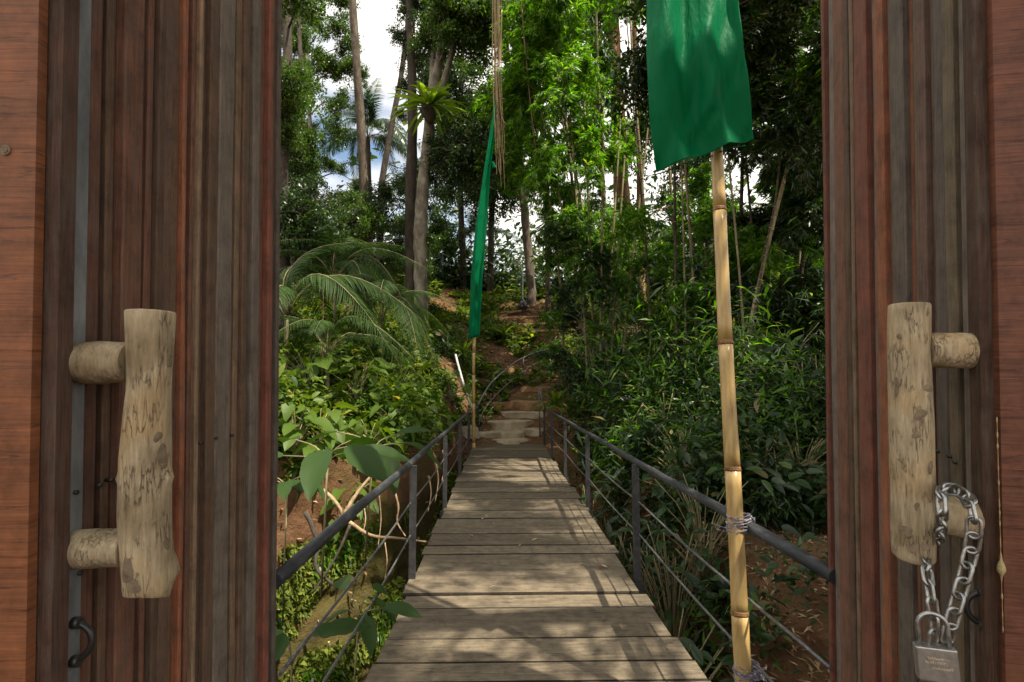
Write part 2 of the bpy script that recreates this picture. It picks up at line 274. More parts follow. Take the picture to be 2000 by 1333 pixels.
def ground_mat():
    m, n, l, b = new_mat('ravine_soil')
    tc = n.new('ShaderNodeTexCoord')
    a = n.new('ShaderNodeTexNoise'); a.inputs['Scale'].default_value = 1.3; a.inputs['Detail'].default_value = 10; a.inputs['Roughness'].default_value = 0.7
    l.new(tc.outputs['Object'], a.inputs['Vector'])
    r = ramp(n, [(0.30, (0.055, 0.028, 0.014)), (0.45, (0.13, 0.068, 0.034)), (0.58, (0.175, 0.100, 0.052)), (0.72, (0.15, 0.105, 0.065))]); l.new(a.outputs['Fac'], r.inputs[0])
    c = n.new('ShaderNodeTexNoise'); c.inputs['Scale'].default_value = 0.9; c.inputs['Detail'].default_value = 8; l.new(tc.outputs['Object'], c.inputs['Vector'])
    sp = n.new('ShaderNodeSeparateXYZ'); l.new(tc.outputs['Object'], sp.inputs[0])
    mr = n.new('ShaderNodeMapRange'); mr.inputs['From Min'].default_value = -0.6; mr.inputs['From Max'].default_value = -1.7; mr.inputs['To Min'].default_value = 0.0; mr.inputs['To Max'].default_value = 0.22
    l.new(sp.outputs['Z'], mr.inputs['Value'])
    mrx = n.new('ShaderNodeMapRange'); mrx.inputs['From Min'].default_value = 0.4; mrx.inputs['From Max'].default_value = 1.4; mrx.inputs['To Min'].default_value = 1.0; mrx.inputs['To Max'].default_value = 0.0; l.new(sp.outputs['X'], mrx.inputs['Value'])
    mxx = n.new('ShaderNodeMath'); mxx.operation = 'MULTIPLY'; l.new(mr.outputs[0], mxx.inputs[0]); l.new(mrx.outputs[0], mxx.inputs[1]); mr = mxx
    ad = n.new('ShaderNodeMath'); l.new(c.outputs['Fac'], ad.inputs[0]); l.new(mr.outputs[0], ad.inputs[1])
    r2 = ramp(n, [(0.54, (0, 0, 0)), (0.68, (0.6, 0.6, 0.6))]); l.new(ad.outputs[0], r2.inputs[0])
    mm = n.new('ShaderNodeMixRGB'); mm.inputs[2].default_value = (0.075, 0.09, 0.02, 1); l.new(r2.outputs[0], mm.inputs[0]); l.new(r.outputs[0], mm.inputs[1])
    l.new(mm.outputs[0], b.inputs['Base Color'])
    d = n.new('ShaderNodeTexNoise'); d.inputs['Scale'].default_value = 9; d.inputs['Detail'].default_value = 10; d.inputs['Roughness'].default_value = 0.7; l.new(tc.outputs['Object'], d.inputs['Vector'])
    bp = n.new('ShaderNodeBump'); bp.inputs['Strength'].default_value = 1; bp.inputs['Distance'].default_value = 0.08; l.new(d.outputs['Fac'], bp.inputs['Height']); l.new(bp.outputs[0], b.inputs['Normal'])
    b.inputs['Roughness'].default_value = 0.95; b.inputs['Specular IOR Level'].default_value = 0.15
    return m
M['ground'] = ground_mat()

def satin():
    m, n, l, b = new_mat('green_satin')
    b.inputs['Base Color'].default_value = (0.0, 0.18, 0.068, 1); b.inputs['Roughness'].default_value = 0.5; b.inputs['Specular IOR Level'].default_value = 0.12
    tc = n.new('ShaderNodeTexCoord'); mpn = n.new('ShaderNodeMapping'); mpn.inputs['Scale'].default_value = (11, 11, 3.5); mpn.inputs['Rotation'].default_value = (0, 0.5, 0)
    a = n.new('ShaderNodeTexNoise'); a.inputs['Scale'].default_value = 1.4; a.inputs['Detail'].default_value = 5; l.new(tc.outputs['Object'], mpn.inputs[0]); l.new(mpn.outputs[0], a.inputs['Vector'])
    bp = n.new('ShaderNodeBump'); bp.inputs['Strength'].default_value = 0.7; bp.inputs['Distance'].default_value = 0.03; l.new(a.outputs['Fac'], bp.inputs['Height']); l.new(bp.outputs[0], b.inputs['Normal'])
    tr = n.new('ShaderNodeBsdfTranslucent'); tr.inputs[0].default_value = (0.0, 0.38, 0.13, 1)
    ms = n.new('ShaderNodeMixShader'); ms.inputs[0].default_value = 0.4; l.new(b.outputs[0], ms.inputs[1]); l.new(tr.outputs[0], ms.inputs[2]); l.new(ms.outputs[0], n['Material Output'].inputs[0])
    return m
M['satin'] = satin()

# ------------------------------------------------------------------ the ground: one sheet with the ravine in it
PX = np.array([-60, -14, -6, -3.5, -1.75, -1.0, 0.1, 1.3, 2.6, 5, 14, 60], float)
PY = np.array([  # y of the nine profile points
 [-60, 1.5, 2.0, 4.5, 5.2, 12, 24, 60, 900], [-60, 1.5, 2.0, 4.5, 5.2, 12, 24, 60, 900], [-60, 1.5, 2.0, 5.0, 5.7, 12, 24, 60, 900],
 [-60, 1.5, 2.0, 5.6, 6.3, 12, 24, 60, 900], [-60, 1.5, 2.0, 6.9, 7.7, 13, 24, 60, 900], [-60, 1.5, 2.0, 9.4, 12.0, 13.4, 24, 60, 900], [-60, 1.5, 2.0, 9.0, 12.4, 13.6, 24, 60, 900],
 [-60, 1.5, 2.0, 8.0, 12.4, 14.0, 24, 60, 900], [-60, 1.5, 2.0, 3.6, 5.2, 12, 24, 60, 900], [-60, 1.5, 2.0, 3.6, 5.0, 12, 24, 60, 900], [-60, 1.5, 2.0, 3.6, 5.0, 12, 24, 60, 900], [-60, 1.5, 2.0, 3.6, 5.0, 12, 24, 60, 900]])
PZ = np.array([
 [-.1, -.1, -1.5, -1.5, .6, 2.6, 5, 6, 6], [-.1, -.1, -2, -2, .5, 2.5, 5, 4, 4], [-.1, -.1, -3, -3, .3, 2.0, 4.6, 3, 3],
 [-.1, -.1, -3.2, -3.2, .1, 1.6, 4.4, 2.5, 3], [-.1, -.1, -3.4, -3.2, .0, .7, 4.15, 2.5, 3], [-.1, -.1, -3.4, -2.6, -.72, -.5, 4.1, 2.5, 3], [-.1, -.1, -3.4, -2.8, -.80, -.62, 4.05, 2.5, 3],
 [-.1, -.1, -3.2, -2.8, -.78, -.35, 4.05, 2.5, 3], [-.1, -.1, -1.9, -1.4, -.95, .2, 4.1, 2.5, 3], [-.1, -.1, -1.0, -.7, -.3, 1.2, 4.4, 3, 3], [-.1, -.1, -.5, -.3, 0, 2, 5, 4, 4], [-.1, -.1, -.5, -.3, 0, 2, 5, 6, 6]])
def profile(x):
    i = int(np.clip(np.searchsorted(PX, x) - 1, 0, len(PX) - 2)); t = (x - PX[i]) / (PX[i + 1] - PX[i]); t = min(max(t, 0), 1); t = t * t * (3 - 2 * t)
    return PY[i] * (1 - t) + PY[i + 1] * t, PZ[i] * (1 - t) + PZ[i + 1] * t
def H(x, y):
    py_, pz_ = profile(x); z = float(np.interp(y, py_, pz_))
    if y > 1.9:
        a = 0.28 if not (-1.1 < x < 1.5 and 12.3 < y < 18) else 0.05
        if y > 30: a = 0.5
        z += a * noise.noise(Vector((x * 0.5, y * 0.5, 3.1))) * 1.3 + a * 0.5 * noise.noise(Vector((x * 1.7, y * 1.7, 9.1))) + a * 0.22 * noise.noise(Vector((x * 5, y * 5, 1.1)))
    return z
def build_ground():
    xs = np.concatenate([np.linspace(-60, -9, 14)[:-1], np.linspace(-9, -3.6, 40)[:-1], np.linspace(-3.6, 3.6, 120)[:-1], np.linspace(3.6, 10, 46)[:-1], np.linspace(10, 60, 14)])
    ts = np.concatenate([np.linspace(0, 1, 5)[:-1], np.linspace(1, 2, 6)[:-1], np.linspace(2, 3, 34)[:-1], np.linspace(3, 4, 60)[:-1], np.linspace(4, 5, 70)[:-1], np.linspace(5, 6, 80)[:-1], np.linspace(6, 7, 24)[:-1], np.linspace(7, 8, 10)])
    V = []
    for x in xs:
        py_, pz_ = profile(x); yy = np.interp(ts, range(9), py_)
        for y, t in zip(yy, ts):
            z = H(x, y); dy = .16 * math.sin(math.pi * (t - 3)) * (noise.noise(Vector((x * 2.2, z * 2.6, 5))) + .6 * noise.noise(Vector((x * 6, z * 7, 8)))) if 3 < t < 4 else 0
            V.append((x, y + dy, z))
    n, k = len(ts), len(xs)
    A = np.arange(n * k).reshape(k, n); Fa = np.stack([A[:-1, :-1], A[1:, :-1], A[1:, 1:], A[:-1, 1:]], -1).reshape(-1, 4)
    o = link('ground', mesh_np('ground', V, Fa, M['ground'], True)); tag(o, kind='structure')
build_ground()

# ------------------------------------------------------------------ leaves in bulk
def unit(a): return a / np.maximum(np.linalg.norm(a, axis=-1, keepdims=True), 1e-9)
def leaves(P, D, N, L, W, droop=0.15, shape='quad'):
    """P base, D direction, N rough face normal, L length, W half width; one island per leaf"""
    n = len(P); D = unit(D); S = unit(np.cross(D, N)); U = unit(np.cross(S, D)); L = L.reshape(-1, 1); W = W.reshape(-1, 1)
    if shape == 'quad':
        mid = P + D * L * 0.42; tip = P + D * L - U * L * droop
        V = np.stack([P, mid + S * W, tip, mid - S * W], 1).reshape(-1, 3)
        Fa = (np.arange(n).reshape(-1, 1) * 4 + np.array([[0, 1, 2, 3]]))
        return V, Fa
    if shape == 'strap':   # 3-segment narrow blade, folded
        c1 = P + D * L * 0.33 - U * L * droop * 0.12; c2 = P + D * L * 0.68 - U * L * droop * 0.5; t = P + D * L - U * L * droop * 1.15
        V = np.stack([P - S * W * .3, P + S * W * .3, c1 - S * W, c1 + S * W, c2 - S * W * .75, c2 + S * W * .75, t - S * W * .04, t + S * W * .04], 1).reshape(-1, 3)
        q = np.array([[0, 1, 3, 2], [2, 3, 5, 4], [4, 5, 7, 6]])
        return V, (np.arange(n).reshape(-1, 1, 1) * 8 + q).reshape(-1, 4)
    # 'leaf': ovate with a folded midrib
    up = U * W * 0.35
    c0 = P; c1 = P + D * L * .3 - U * L * droop * .1; c2 = P + D * L * .65 - U * L * droop * .45; t = P + D * L - U * L * droop
    V = np.stack([c0, c1, c2, t, c1 + S * W + up, c2 + S * W * .8 + up, c1 - S * W + up, c2 - S * W * .8 + up, P + D * L * .1 + S * W * .6 + up * .6, P + D * L * .1 - S * W * .6 + up * .6], 1).reshape(-1, 3)
    q = np.array([[0, 8, 4, 1], [1, 4, 5, 2], [2, 5, 3, 3], [0, 1, 6, 9], [1, 2, 7, 6], [2, 3, 7, 7]])
    return V, (np.arange(n).reshape(-1, 1, 1) * 10 + q).reshape(-1, 4)

def join_np(parts):
    V, Fa, o = [], [], 0
    for v, f in parts: V.append(v); Fa.append(f + o); o += len(v)
    return np.concatenate(V), np.concatenate(Fa)

def leaf_mesh(name, V, Fa, mat, smooth=False):
    # split degenerate quads to triangles
    tri = Fa[:, 2] == Fa[:, 3]
    if tri.any():
        q = Fa[~tri]; t = Fa[tri][:, :3]
        T = np.concatenate([q[:, [0, 1, 2]], q[:, [0, 2, 3]], t]); return mesh_np(name, V, T, mat, smooth)
    return mesh_np(name, V, Fa, mat, smooth)

def rand_dir(n, up=0.0):
    a = RNG.normal(size=(n, 3)); a[:, 2] += up; return unit(a)

def broad_clump(seed, n_twig=150, per=18, Ls=(0.085, 0.14), mat='leaf_tree'):
    """unit-radius clump: twigs with leaves in rosettes, gaps between"""
    nb = 11; bd = rand_dir(nb) * np.array([1, 1, 0.8]); bl = RNG.uniform(.6, 1.15, nb); w = RNG.integers(0, nb, n_twig); t = RNG.random(n_twig) ** .6
    tw = bd[w] * (bl[w] * t)[:, None] + np.array([0, 0, -.28]) * (t ** 2)[:, None] + RNG.normal(size=(n_twig, 3)) * .13
    P = np.repeat(tw, per, 0) + RNG.normal(size=(n_twig * per, 3)) * 0.085
    D = rand_dir(len(P), 0.0) + np.array([0, 0, -0.35]); N = rand_dir(len(P)) * 0.8 + np.array([0, 0, 1.0])
    L = RNG.uniform(*Ls, len(P)); return leaves(P, D, N, L, L * 0.24, 0.15, 'quad')

def bamboo_clump_leaves(n_spray=300, Ls=(0.17, 0.32), R0=1.0):
    """sprays of narrow pointed leaves fanning from twig tips, drooping"""
    nb = 12; bd = rand_dir(nb, .2); bl = RNG.uniform(.7, 1.25, nb); w = RNG.integers(0, nb, n_spray); t = RNG.random(n_spray) ** .65
    c = bd[w] * (bl[w] * t)[:, None] + np.array([0, 0, -.55]) * (t ** 2)[:, None] + RNG.normal(size=(n_spray, 3)) * .10
    k = 9; P = np.repeat(c, k, 0) + RNG.normal(size=(n_spray * k, 3)) * 0.03
    out = np.repeat(unit(c * np.array([1, 1, 0.2]) + RNG.normal(size=c.shape) * 0.7), k, 0)
    side = unit(np.cross(out, [0, 0, 1.0])); ang = RNG.uniform(-1.2, 1.2, (len(P), 1))
    D = out * np.cos(ang) + side * np.sin(ang) + np.array([0, 0, -0.45]) + RNG.normal(size=P.shape) * 0.2
    L = RNG.uniform(*Ls, len(P)); N = RNG.normal(size=P.shape) * 0.5 + np.array([0, 0, 1.0])
    return leaves(P, D, N, L, L * 0.075 + 0.002, 0.2, 'quad')

CL = {}
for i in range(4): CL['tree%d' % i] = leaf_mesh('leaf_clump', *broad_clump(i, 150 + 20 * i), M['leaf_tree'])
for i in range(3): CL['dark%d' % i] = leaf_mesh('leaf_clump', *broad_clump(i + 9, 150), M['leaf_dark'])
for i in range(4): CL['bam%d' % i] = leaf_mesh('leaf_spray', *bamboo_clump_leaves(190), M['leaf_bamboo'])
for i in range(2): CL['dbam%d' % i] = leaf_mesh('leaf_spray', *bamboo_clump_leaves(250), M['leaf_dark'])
NV = {'tree': 4, 'dark': 3, 'bam': 4, 'dbam': 2}

class Tree:
    def __init__(s, name, label, cat, path, rads, mat, group=None, seg=10, stem='trunk', nodes=False):
        s.P = [p if isinstance(p, Vector) else pt(*p) for p in path]
        b = s.P[0]; g = H(b.x, b.y)
        if b.z > g - 0.15: s.P.insert(0, Vector((b.x, b.y, g - 0.15))); rads = [rads[0] * 1.12] + list(rads)
        s.path = smooth_path(s.P, 6); k = len(s.path)
        rr = list(np.interp(np.linspace(0, 1, k), np.linspace(0, 1, len(rads)), rads))
        s.root = empty(name, s.P[0]); tag(s.root, label, cat, group); s.name = name
        m = MB(); m.tube([p - s.P[0] for p in s.path], rr, seg, 0.25 if not nodes else 0.02); m.build(stem, M[mat], s.root)
        if nodes:
            q = MB(); d = 0; last = s.path[0]
            for i in range(1, k):
                p = s.path[i]; t = (p - last).normalized() * 0.012
                q.tube([p - s.P[0] - t, p - s.P[0] + t], rr[i] * 1.22, 7); last = p
            nr_ = q.build('node_rings', M['node'], s.root); nr_['kind'] = 'stuff'
        s.rr = rr; s.mat = mat; s.tw = MB(); s.n = 0
    def limb(s, path, rads):
        q = [p if isinstance(p, Vector) else pt(*p) for p in path]; q = smooth_path(q, 5)
        m = MB(); rr = list(np.interp(np.linspace(0, 1, len(q)), np.linspace(0, 1, len(rads)), rads))
        m.tube([p - s.P[0] for p in q], rr, 8, 0.2); m.build('limb', M[s.mat], s.root)
    def clump(s, c, r, kind):
        c = c if isinstance(c, Vector) else pt(*c)
        near = min(s.path[2:], key=lambda p: (p - c).length + max(0, p.z - c.z + 0.3) * 0.6)
        mid = (near + c) / 2 + Vector((random.uniform(-.2, .2), random.uniform(-.2, .2), random.uniform(0, .4)))
        w_ = 0.028 if kind in ('tree', 'dark') else 0.010
        q = smooth_path([near, mid, c], 3); s.tw.tube([p - s.P[0] for p in q], [w_ * (1 - 0.6 * i / (len(q) - 1)) for i in range(len(q))], 5)
        if kind in ('tree', 'dark'):
            for _ in range(7):
                e = c + Vector(rand_dir(1)[0]) * r * 0.8; s.tw.tube([c - s.P[0], (c + e) / 2 - s.P[0] + Vector((0, 0, .08)), e - s.P[0]], [w_ * .5, w_ * .35, .004], 4)
        key = kind + str(random.randrange(NV[kind]))
        link('leaf_clump' if kind in ('tree', 'dark') else 'leaf_spray', CL[key], s.root, c - s.P[0], (random.uniform(-.3, .3), random.uniform(-.3, .3), random.uniform(0, 6.28)), (r * random.uniform(.85, 1.15), r * random.uniform(.85, 1.15), r * random.uniform(.75, 1.1)))
        s.n += 1
    def done(s):
        if s.tw.v: s.tw.build('twigs', M[s.mat], s.root)['kind'] = 'stuff'

# ------------------------------------------------------------------ the two gate leaves
def hexc(r, g, b): return tuple((c / 255.0) ** 2.2 for c in (r, g, b))
BK = 1.85
RED = (0.125, 0.040, 0.026); RBR = (0.085, 0.038, 0.025); BRN = (0.062, 0.038, 0.024); DRK = (0.032, 0.022, 0.016); GRY = (0.085, 0.078, 0.068)
GBL = (0.088, 0.080, 0.068); PUR = (0.100, 0.062, 0.048); TAN = (0.15, 0.105, 0.065); HOT = (0.16, 0.055, 0.026); OLV = (0.070, 0.060, 0.038)
LEFT = [(85, 'b', .006), (125, GBL, .004), (161, RBR, 0), (187, DRK, -.010), (206, BRN, -.004), (224, RBR, .003), (263, DRK, -.006), (277, RBR, .001), (291, BRN, .003), (306, PUR, .0),
        (330, BRN, -.003), (347, HOT, .002), (356, DRK, -.010), (368, RBR, -.002), (376, TAN, .003), (384, DRK, -.006), (399, BRN, .002), (417, GBL, .004), (447, DRK, -.008), (453, TAN, .001), (463, BRN, .004),
        (472, OLV, .0), (481, GRY, .005), (492, GBL, -.002), (503, RBR, -.004), (515, RED, .002), (524, BRN, -.002), (533, GRY, .003), (540, DRK, -.002), (546, None, 0)]
RIGHT = [(1617, RED, .004), (1622, GRY, -.004), (1633, DRK, -.008), (1637, RBR, .001), (1657, BRN, -.002), (1666, DRK, -.012), (1670, TAN, .002), (1676, BRN, .0), (1683, RED, .003), (1707, DRK, -.006), (1713, GRY, .001),
         (1724, HOT, .003), (1741, DRK, -.014), (1744, BRN, .0), (1753, GBL, .004), (1779, HOT, -.003), (1789, DRK, -.004), (1796, OLV, .0), (1805, PUR, .004), (1823, DRK, -.006), (1828, BRN, -.002), (1836, GRY, .002),
         (1858, OLV, .004), (1880, DRK, -.02), (1888, GRY, .004), (1912, 'b', .007), (1941, None, 0)]
ZB, ZT = 0.03, 3.05
def wood_part(name, mb, mat, parent, col, **k):
    o = mb.build(name, M[mat], parent, **k); o.color = (*col, 1); return o
def batten_mesh(s0, s1, n0, n1, sg, wob):
    """board from s0..s1 along the leaf, n0..n1 proud of it (sg: which side is the face), slightly wavy edges"""
    m = MB(); K = 14; ph = random.random() * 30
    for i in range(K + 1):
        z = ZB + (ZT - ZB) * i / K
        a = s0 + wob * noise.noise(Vector((ph, z * 1.6, 0))); b = s1 + wob * noise.noise(Vector((ph + 9, z * 1.6, 0))); f = n1 + wob * 0.8 * noise.noise(Vector((ph + 4, z * 1.1, 2)))
        c = min(0.0030, (b - a) * .28)
        for s_, n_ in ((a, n0), (a, f - c), (a + c, f), (b - c, f), (b, f - c), (b, n0)): m.v.append((s_, sg * n_, z))
    for i in range(K):
        for k in range(6):
            q = [i * 6 + k, i * 6 + (k + 1) % 6, (i + 1) * 6 + (k + 1) % 6, (i + 1) * 6 + k]
            m.f.append(tuple(q if sg > 0 else q[::-1])); m.sm.append(False)
    for e, r_ in ((0, 1), (K, -1)):
        q = [e * 6 + k for k in range(6)]; m.f.append(tuple(q[::-r_ * int(sg)])); m.sm.append(False)
    return m

def leaf_frame(side):
    if side == 'L': return Vector((-0.70, 0.80, 0)), math.pi / 2, -1
    return Vector((0.85, 0.95, 0)), math.atan2(0.975, 0.2075), 1
def s_of(px, side):
    if side == 'L': return 0.70 / ((1000 - px) / F) - 0.80
    r = (px - 1000) / F; return (0.85 - 0.95 * r) / (0.975 * r - 0.2075)
GATE = {}
def gate_leaf(side, strips, label):
    org, rz, sg = leaf_frame(side)
    root = empty('gate_leaf', org, (0, 0, rz)); tag(root, label, 'gate leaf', 'two leaves of the open wooden gate'); GATE[side] = (root, org, rz, sg)
    core = MB(); core.box((0.006, min(-sg * .10, -sg * .030), ZB), (0.79, max(-sg * .10, -sg * .030), ZT)); wood_part('core_panel', core, 'batten', root, DRK)
    for i in range(len(strips) - 1):
        p0, col, d = strips[i]; p1 = strips[i + 1][0]
        a, b = sorted((s_of(p0, side), s_of(p1, side)))
        a = max(a, 0.0005)
        if col == 'b': wood_part('edge_trim', batten_mesh(a, b - .0012, -.028, .012 + d, sg, .0015), 'batten', root, (0.095, 0.055, 0.040) if side == 'L' else (0.075, 0.042, 0.028)); continue
        k = .72 + .5 * random.random()
        if i == 1 and side == 'L': batten_mesh(a + .0011, b - .0011, -.028, .008, sg, .001).build('metal_strip', M['strip'], root); continue
        wood_part('batten', batten_mesh(a + .0011, b - .0011, -.028, .004 + d * 1.5 + random.uniform(-.0035, .0035), sg, .0045), 'batten', root, tuple((c * .74 + e * .26) * k * BK * (1.28 if side == 'L' else .98) for c, e in zip(col, (.082, .052, .036))))
    # the far edge board and the broad sawn board on the free edge, facing the camera
    m = MB(); m.box((.791, min(-sg * .1, sg * .002), ZB), (.808, max(-sg * .1, sg * .002), ZT)); wood_part('hinge_stile', m, 'batten', root, BRN)
    m = MB(); n0, n1 = sorted((-sg * .155, sg * .0)); m.box((-.016, n0, ZB), (.0, n1, ZT)); wood_part('end_board', m, 'endboard', root, (0.225, 0.088, 0.040) if side == 'L' else (0.15, 0.060, 0.036))
    return root
gl = gate_leaf('L', LEFT, 'left gate leaf of dark red and grey battens with knotty log handle and no chain')
gr = gate_leaf('R', RIGHT, 'right gate leaf of reddish vertical battens whose log handle carries a chain')

def to_local(side, p):
    root, org, rz, sg = GATE[side]; return Matrix.Rotation(-rz, 4, 'Z') @ (Vector(p) - org)

def log_mesh(pts, rad, seg=36, knots=(), rough=.05, seed=0, tilt=(0, 0)):
    m = MB(); n = len(pts); P = [Vector(p) for p in pts]
    for i, p in enumerate(P):
        t = (P[min(i + 1, n - 1)] - P[max(i - 1, 0)]).normalized(); ref = Vector((1, 0, 0)) if abs(t.x) < .7 else Vector((0, 0, 1))
        a = (ref - t * ref.dot(t)).normalized(); b = t.cross(a)
        for k in range(seg):
            th = 2 * math.pi * k / seg; d = a * math.cos(th) + b * math.sin(th)
            r = rad[i] * (1 + rough * noise.noise(Vector((d.x * 1.2, d.y * 1.2, i * .12 + seed))) * 2 + .012 * noise.noise(Vector((d.x * 9, d.y * 9, i * .15 + seed))) + .01 * noise.noise(Vector((d.x * 4, d.y * 4, i * .9 + seed))))
            q = p + d * r
            for kp, kr, kh in knots:
                e = (q - Vector(kp)).length
                if e < kr * 2: q = q + d * kh * math.exp(-(e / kr) ** 2 * 1.8)
            if i in (0, n - 1): q += t * (tilt[0] if i == 0 else tilt[1]) * math.cos(th)
            m.v.append(tuple(q))
    for i in range(n - 1):
        for k in range(seg):
            k2 = (k + 1) % seg; m.f.append((i * seg + k, i * seg + k2, (i + 1) * seg + k2, (i + 1) * seg + k)); m.sm.append(True)
    for e, rev in ((0, True), (n - 1, False)):
        # rounded rim, then the cut face
        base = len(m.v); c = P[e]; t = (P[0] - P[1]).normalized() if e == 0 else (P[-1] - P[-2]).normalized()
        for k in range(seg): q = Vector(m.v[e * seg + k]); m.v.append(tuple(c + (q - c) * .95 + t * .0025))
        for k in range(seg):
            k2 = (k + 1) % seg; f = (e * seg + k, e * seg + k2, base + k2, base + k); m.f.append(f[::-1] if rev else f); m.sm.append(False)
        f = tuple(base + k for k in range(seg)); m.f.append(f[::-1] if rev else f); m.sm.append(False)
    return m

def handle(side, axis_px, Y, half_px, stubs, knots_px, seed, spots, tilt):
    root = GATE[side][0]
    n = 30; src = [Vector(pt(px, py, Y)) for px, py in axis_px]; zs = [p.z for p in src]
    path = []
    for i in range(n):
        z = zs[0] + (zs[-1] - zs[0]) * i / (n - 1); x = np.interp(-z, [-a for a in zs], [p.x for p in src]); path.append(to_local(side, (x, Y, z)))
    r = [np.interp(-(zs[0] + (zs[-1] - zs[0]) * i / (n - 1)), [-a for a in zs], half_px) / F * Y for i in range(n)]
    kn = [(to_local(side, pt(a, b, Y + dy)), kr, kh) for a, b, dy, kr, kh in knots_px]
    hd = log_mesh(path, r, 40, kn, .03, seed, tilt).build('door_handle', M['log'], root)
    sg = GATE[side][3]
    for (px, py, rr) in stubs:
        c = Vector(to_local(side, pt(px, py, Y))); ax = min(path, key=lambda p: abs(p.z - c.z))
        a = Vector((ax.x + .004, sg * .006, c.z)); b = Vector((ax.x, ax.y - sg * .030, c.z + .002))
        k = 9; P = [a + (b - a) * i / (k - 1) for i in range(k)]; R_ = [rr * (.93 if i == 0 else 1.0 - .04 * abs(i - 3) / 3) for i in range(k)]
        log_mesh(P, R_, 28, (), .05, seed + py).build('handle_stub', M['log'], hd)
    for (px, py, a, b) in spots:      # dark patches where bark and knots are left in the wood
        c = pt(px, py, Y); lc = to_local(side, c)
        # put the patch on the log's camera side
        i = min(range(n), key=lambda k: abs(path[k].z - lc.z)); ax = path[i]
        v = Vector(to_local(side, EYE)) - ax; v.z = 0; v.normalize(); off = (lc - ax); off.z = 0; side_v = Vector((-v.y, v.x, 0)); s_ = max(-.9, min(.9, off.dot(side_v) / r[i])); th = math.asin(s_)
        m = MB(); K = 12; cen = len(m.v); m.v.append(tuple(Vector((ax.x, ax.y, lc.z)) + (v * math.cos(th) + side_v * math.sin(th)) * (r[i] * 1.05 + .0012)))
        for k in range(K):
            t = 2 * math.pi * k / K; j = 1 + .22 * math.sin(t * 2 + px) + .12 * math.sin(t * 3 + py); da = math.cos(t) * a * j / r[i]; dz = math.sin(t) * b * j
            m.v.append(tuple(Vector((ax.x, ax.y, lc.z + dz)) + (v * math.cos(th + da) + side_v * math.sin(th + da)) * (r[i] * 1.02)))
        for k in range(K): m.f.append((cen, 1 + k, 1 + (k + 1) % K)); m.sm.append(True)
        m.build('bark_spot', M['spot'], hd)
    return hd
handle('L', [(293, 612), (292, 760), (284, 900), (284, 1010), (288, 1100), (286, 1163)], .857, [43, 38, 43, 44, 43, 39], [(183, 710, .034), (178, 1073, .031)],
       [(234, 936, 0, .016, .012), (336, 934, 0, .017, .011), (336, 1112, .02, .026, .011), (300, 700, -.04, .03, .002)], 3,
       [(250, 1096, .012, .019), (262, 1128, .010, .010), (318, 890, .010, .018), (324, 1060, .006, .010), (330, 706, .006, .010), (308, 850, .006, .008)], (0.002, 0.012))
handle('R', [(1776, 598), (1775, 700), (1779, 820), (1783, 940), (1783, 1084)], 1.007, [35, 35, 37, 37, 35], [(1875, 686, .034), (1880, 1006, .036)],
       [(1829, 806, 0, .013, .012), (1742, 905, 0, .03, .003)], 14,
       [(1752, 756, .005, .016), (1812, 757, .010, .008), (1797, 806, .010, .010), (1790, 845, .008, .006), (1816, 905, .004, .012), (1790, 980, .004, .007), (1770, 1030, .012, .008), (1785, 1060, .007, .012), (1806, 1056, .007, .007), (1757, 658, .005, .005), (1810, 612, .003, .009)], (0.002, -0.006))

# pull rings, screws and nails
for side, cpx, cpy, dirn in (('L', 128, 1280, 1), ('R', 1937, 1196, -1)):
    root, org, rz, sg = GATE[side]; s0 = max(.022, s_of(cpx + (14 if side == 'L' else -8), side))
    zc = pt(cpx, cpy, .82 if side == 'L' else .96).z; m = MB()
    P = []
    for k in range(19):
        t = -math.pi / 2 + math.pi * k / 18; P.append((s0 + .006 * math.cos(t), sg * (.004 + .030 * math.cos(t)), zc + .030 * math.sin(t)))
    m.tube(P, .0052, 10); m.build('pull_ring', M['iron'], root)
    for dz in (-.030, .030):
        q = MB(); q.tube([(s0, sg * .004, zc + dz), (s0, sg * .020, zc + dz)], .009, 10); q.build('ring_boss', M['iron'], root)
def nail(side, px, py, r=.0035):
    root, org, rz, sg = GATE[side]; s = s_of(px, side); Y = .80 + s if side == 'L' else .95 + .975 * s
    z = pt(px, py, Y).z; m = MB(); m.tube([(s, sg * .0, z), (s, sg * .0135, z)], r, 10); m.build('nail', M['iron'], root)
for q in ((141, 962), (188, 948), (211, 938), (386, 866), (416, 856), (448, 851), (484, 836), (152, 1120)): nail('L', *q)
for q in ((1838, 882), (1862, 892), (1873, 904), (1920, 926)): nail('R', *q)
m = MB(); z = pt(12, 292, .78).z; ly = to_local('L', pt(12, 292, .784)).y; m.tube([(-.0155, ly, z), (-.0185, ly, z)], .0075, 16); m.tube([(-.0185, ly, z), (-.0195, ly, z)], .005, 8); m.build('screw', M['spot'], gl)
# yellowish filler oozing out of the joint on the right leaf
m = MB(); P = []; rr = []
for k in range(60):
    py_ = 815 + k * 7.2; p = to_local('R', pt(1951 + 12 * k / 60, py_, .93)); P.append((-.0165, p.y, p.z)); rr.append(.0004 + .0030 * max(0, noise.noise(Vector((k * .7, 0, 3)))) + (.006 * math.exp(-((py_ - 1112) / 14) ** 2)))
m.tube(P, rr, 7, flat=1.0); m.build('filler_bead', noise_mat('yellow_filler', [(0.3, (0.25, 0.19, 0.08)), (0.7, (0.45, 0.38, 0.2))], nscale=40), gr)

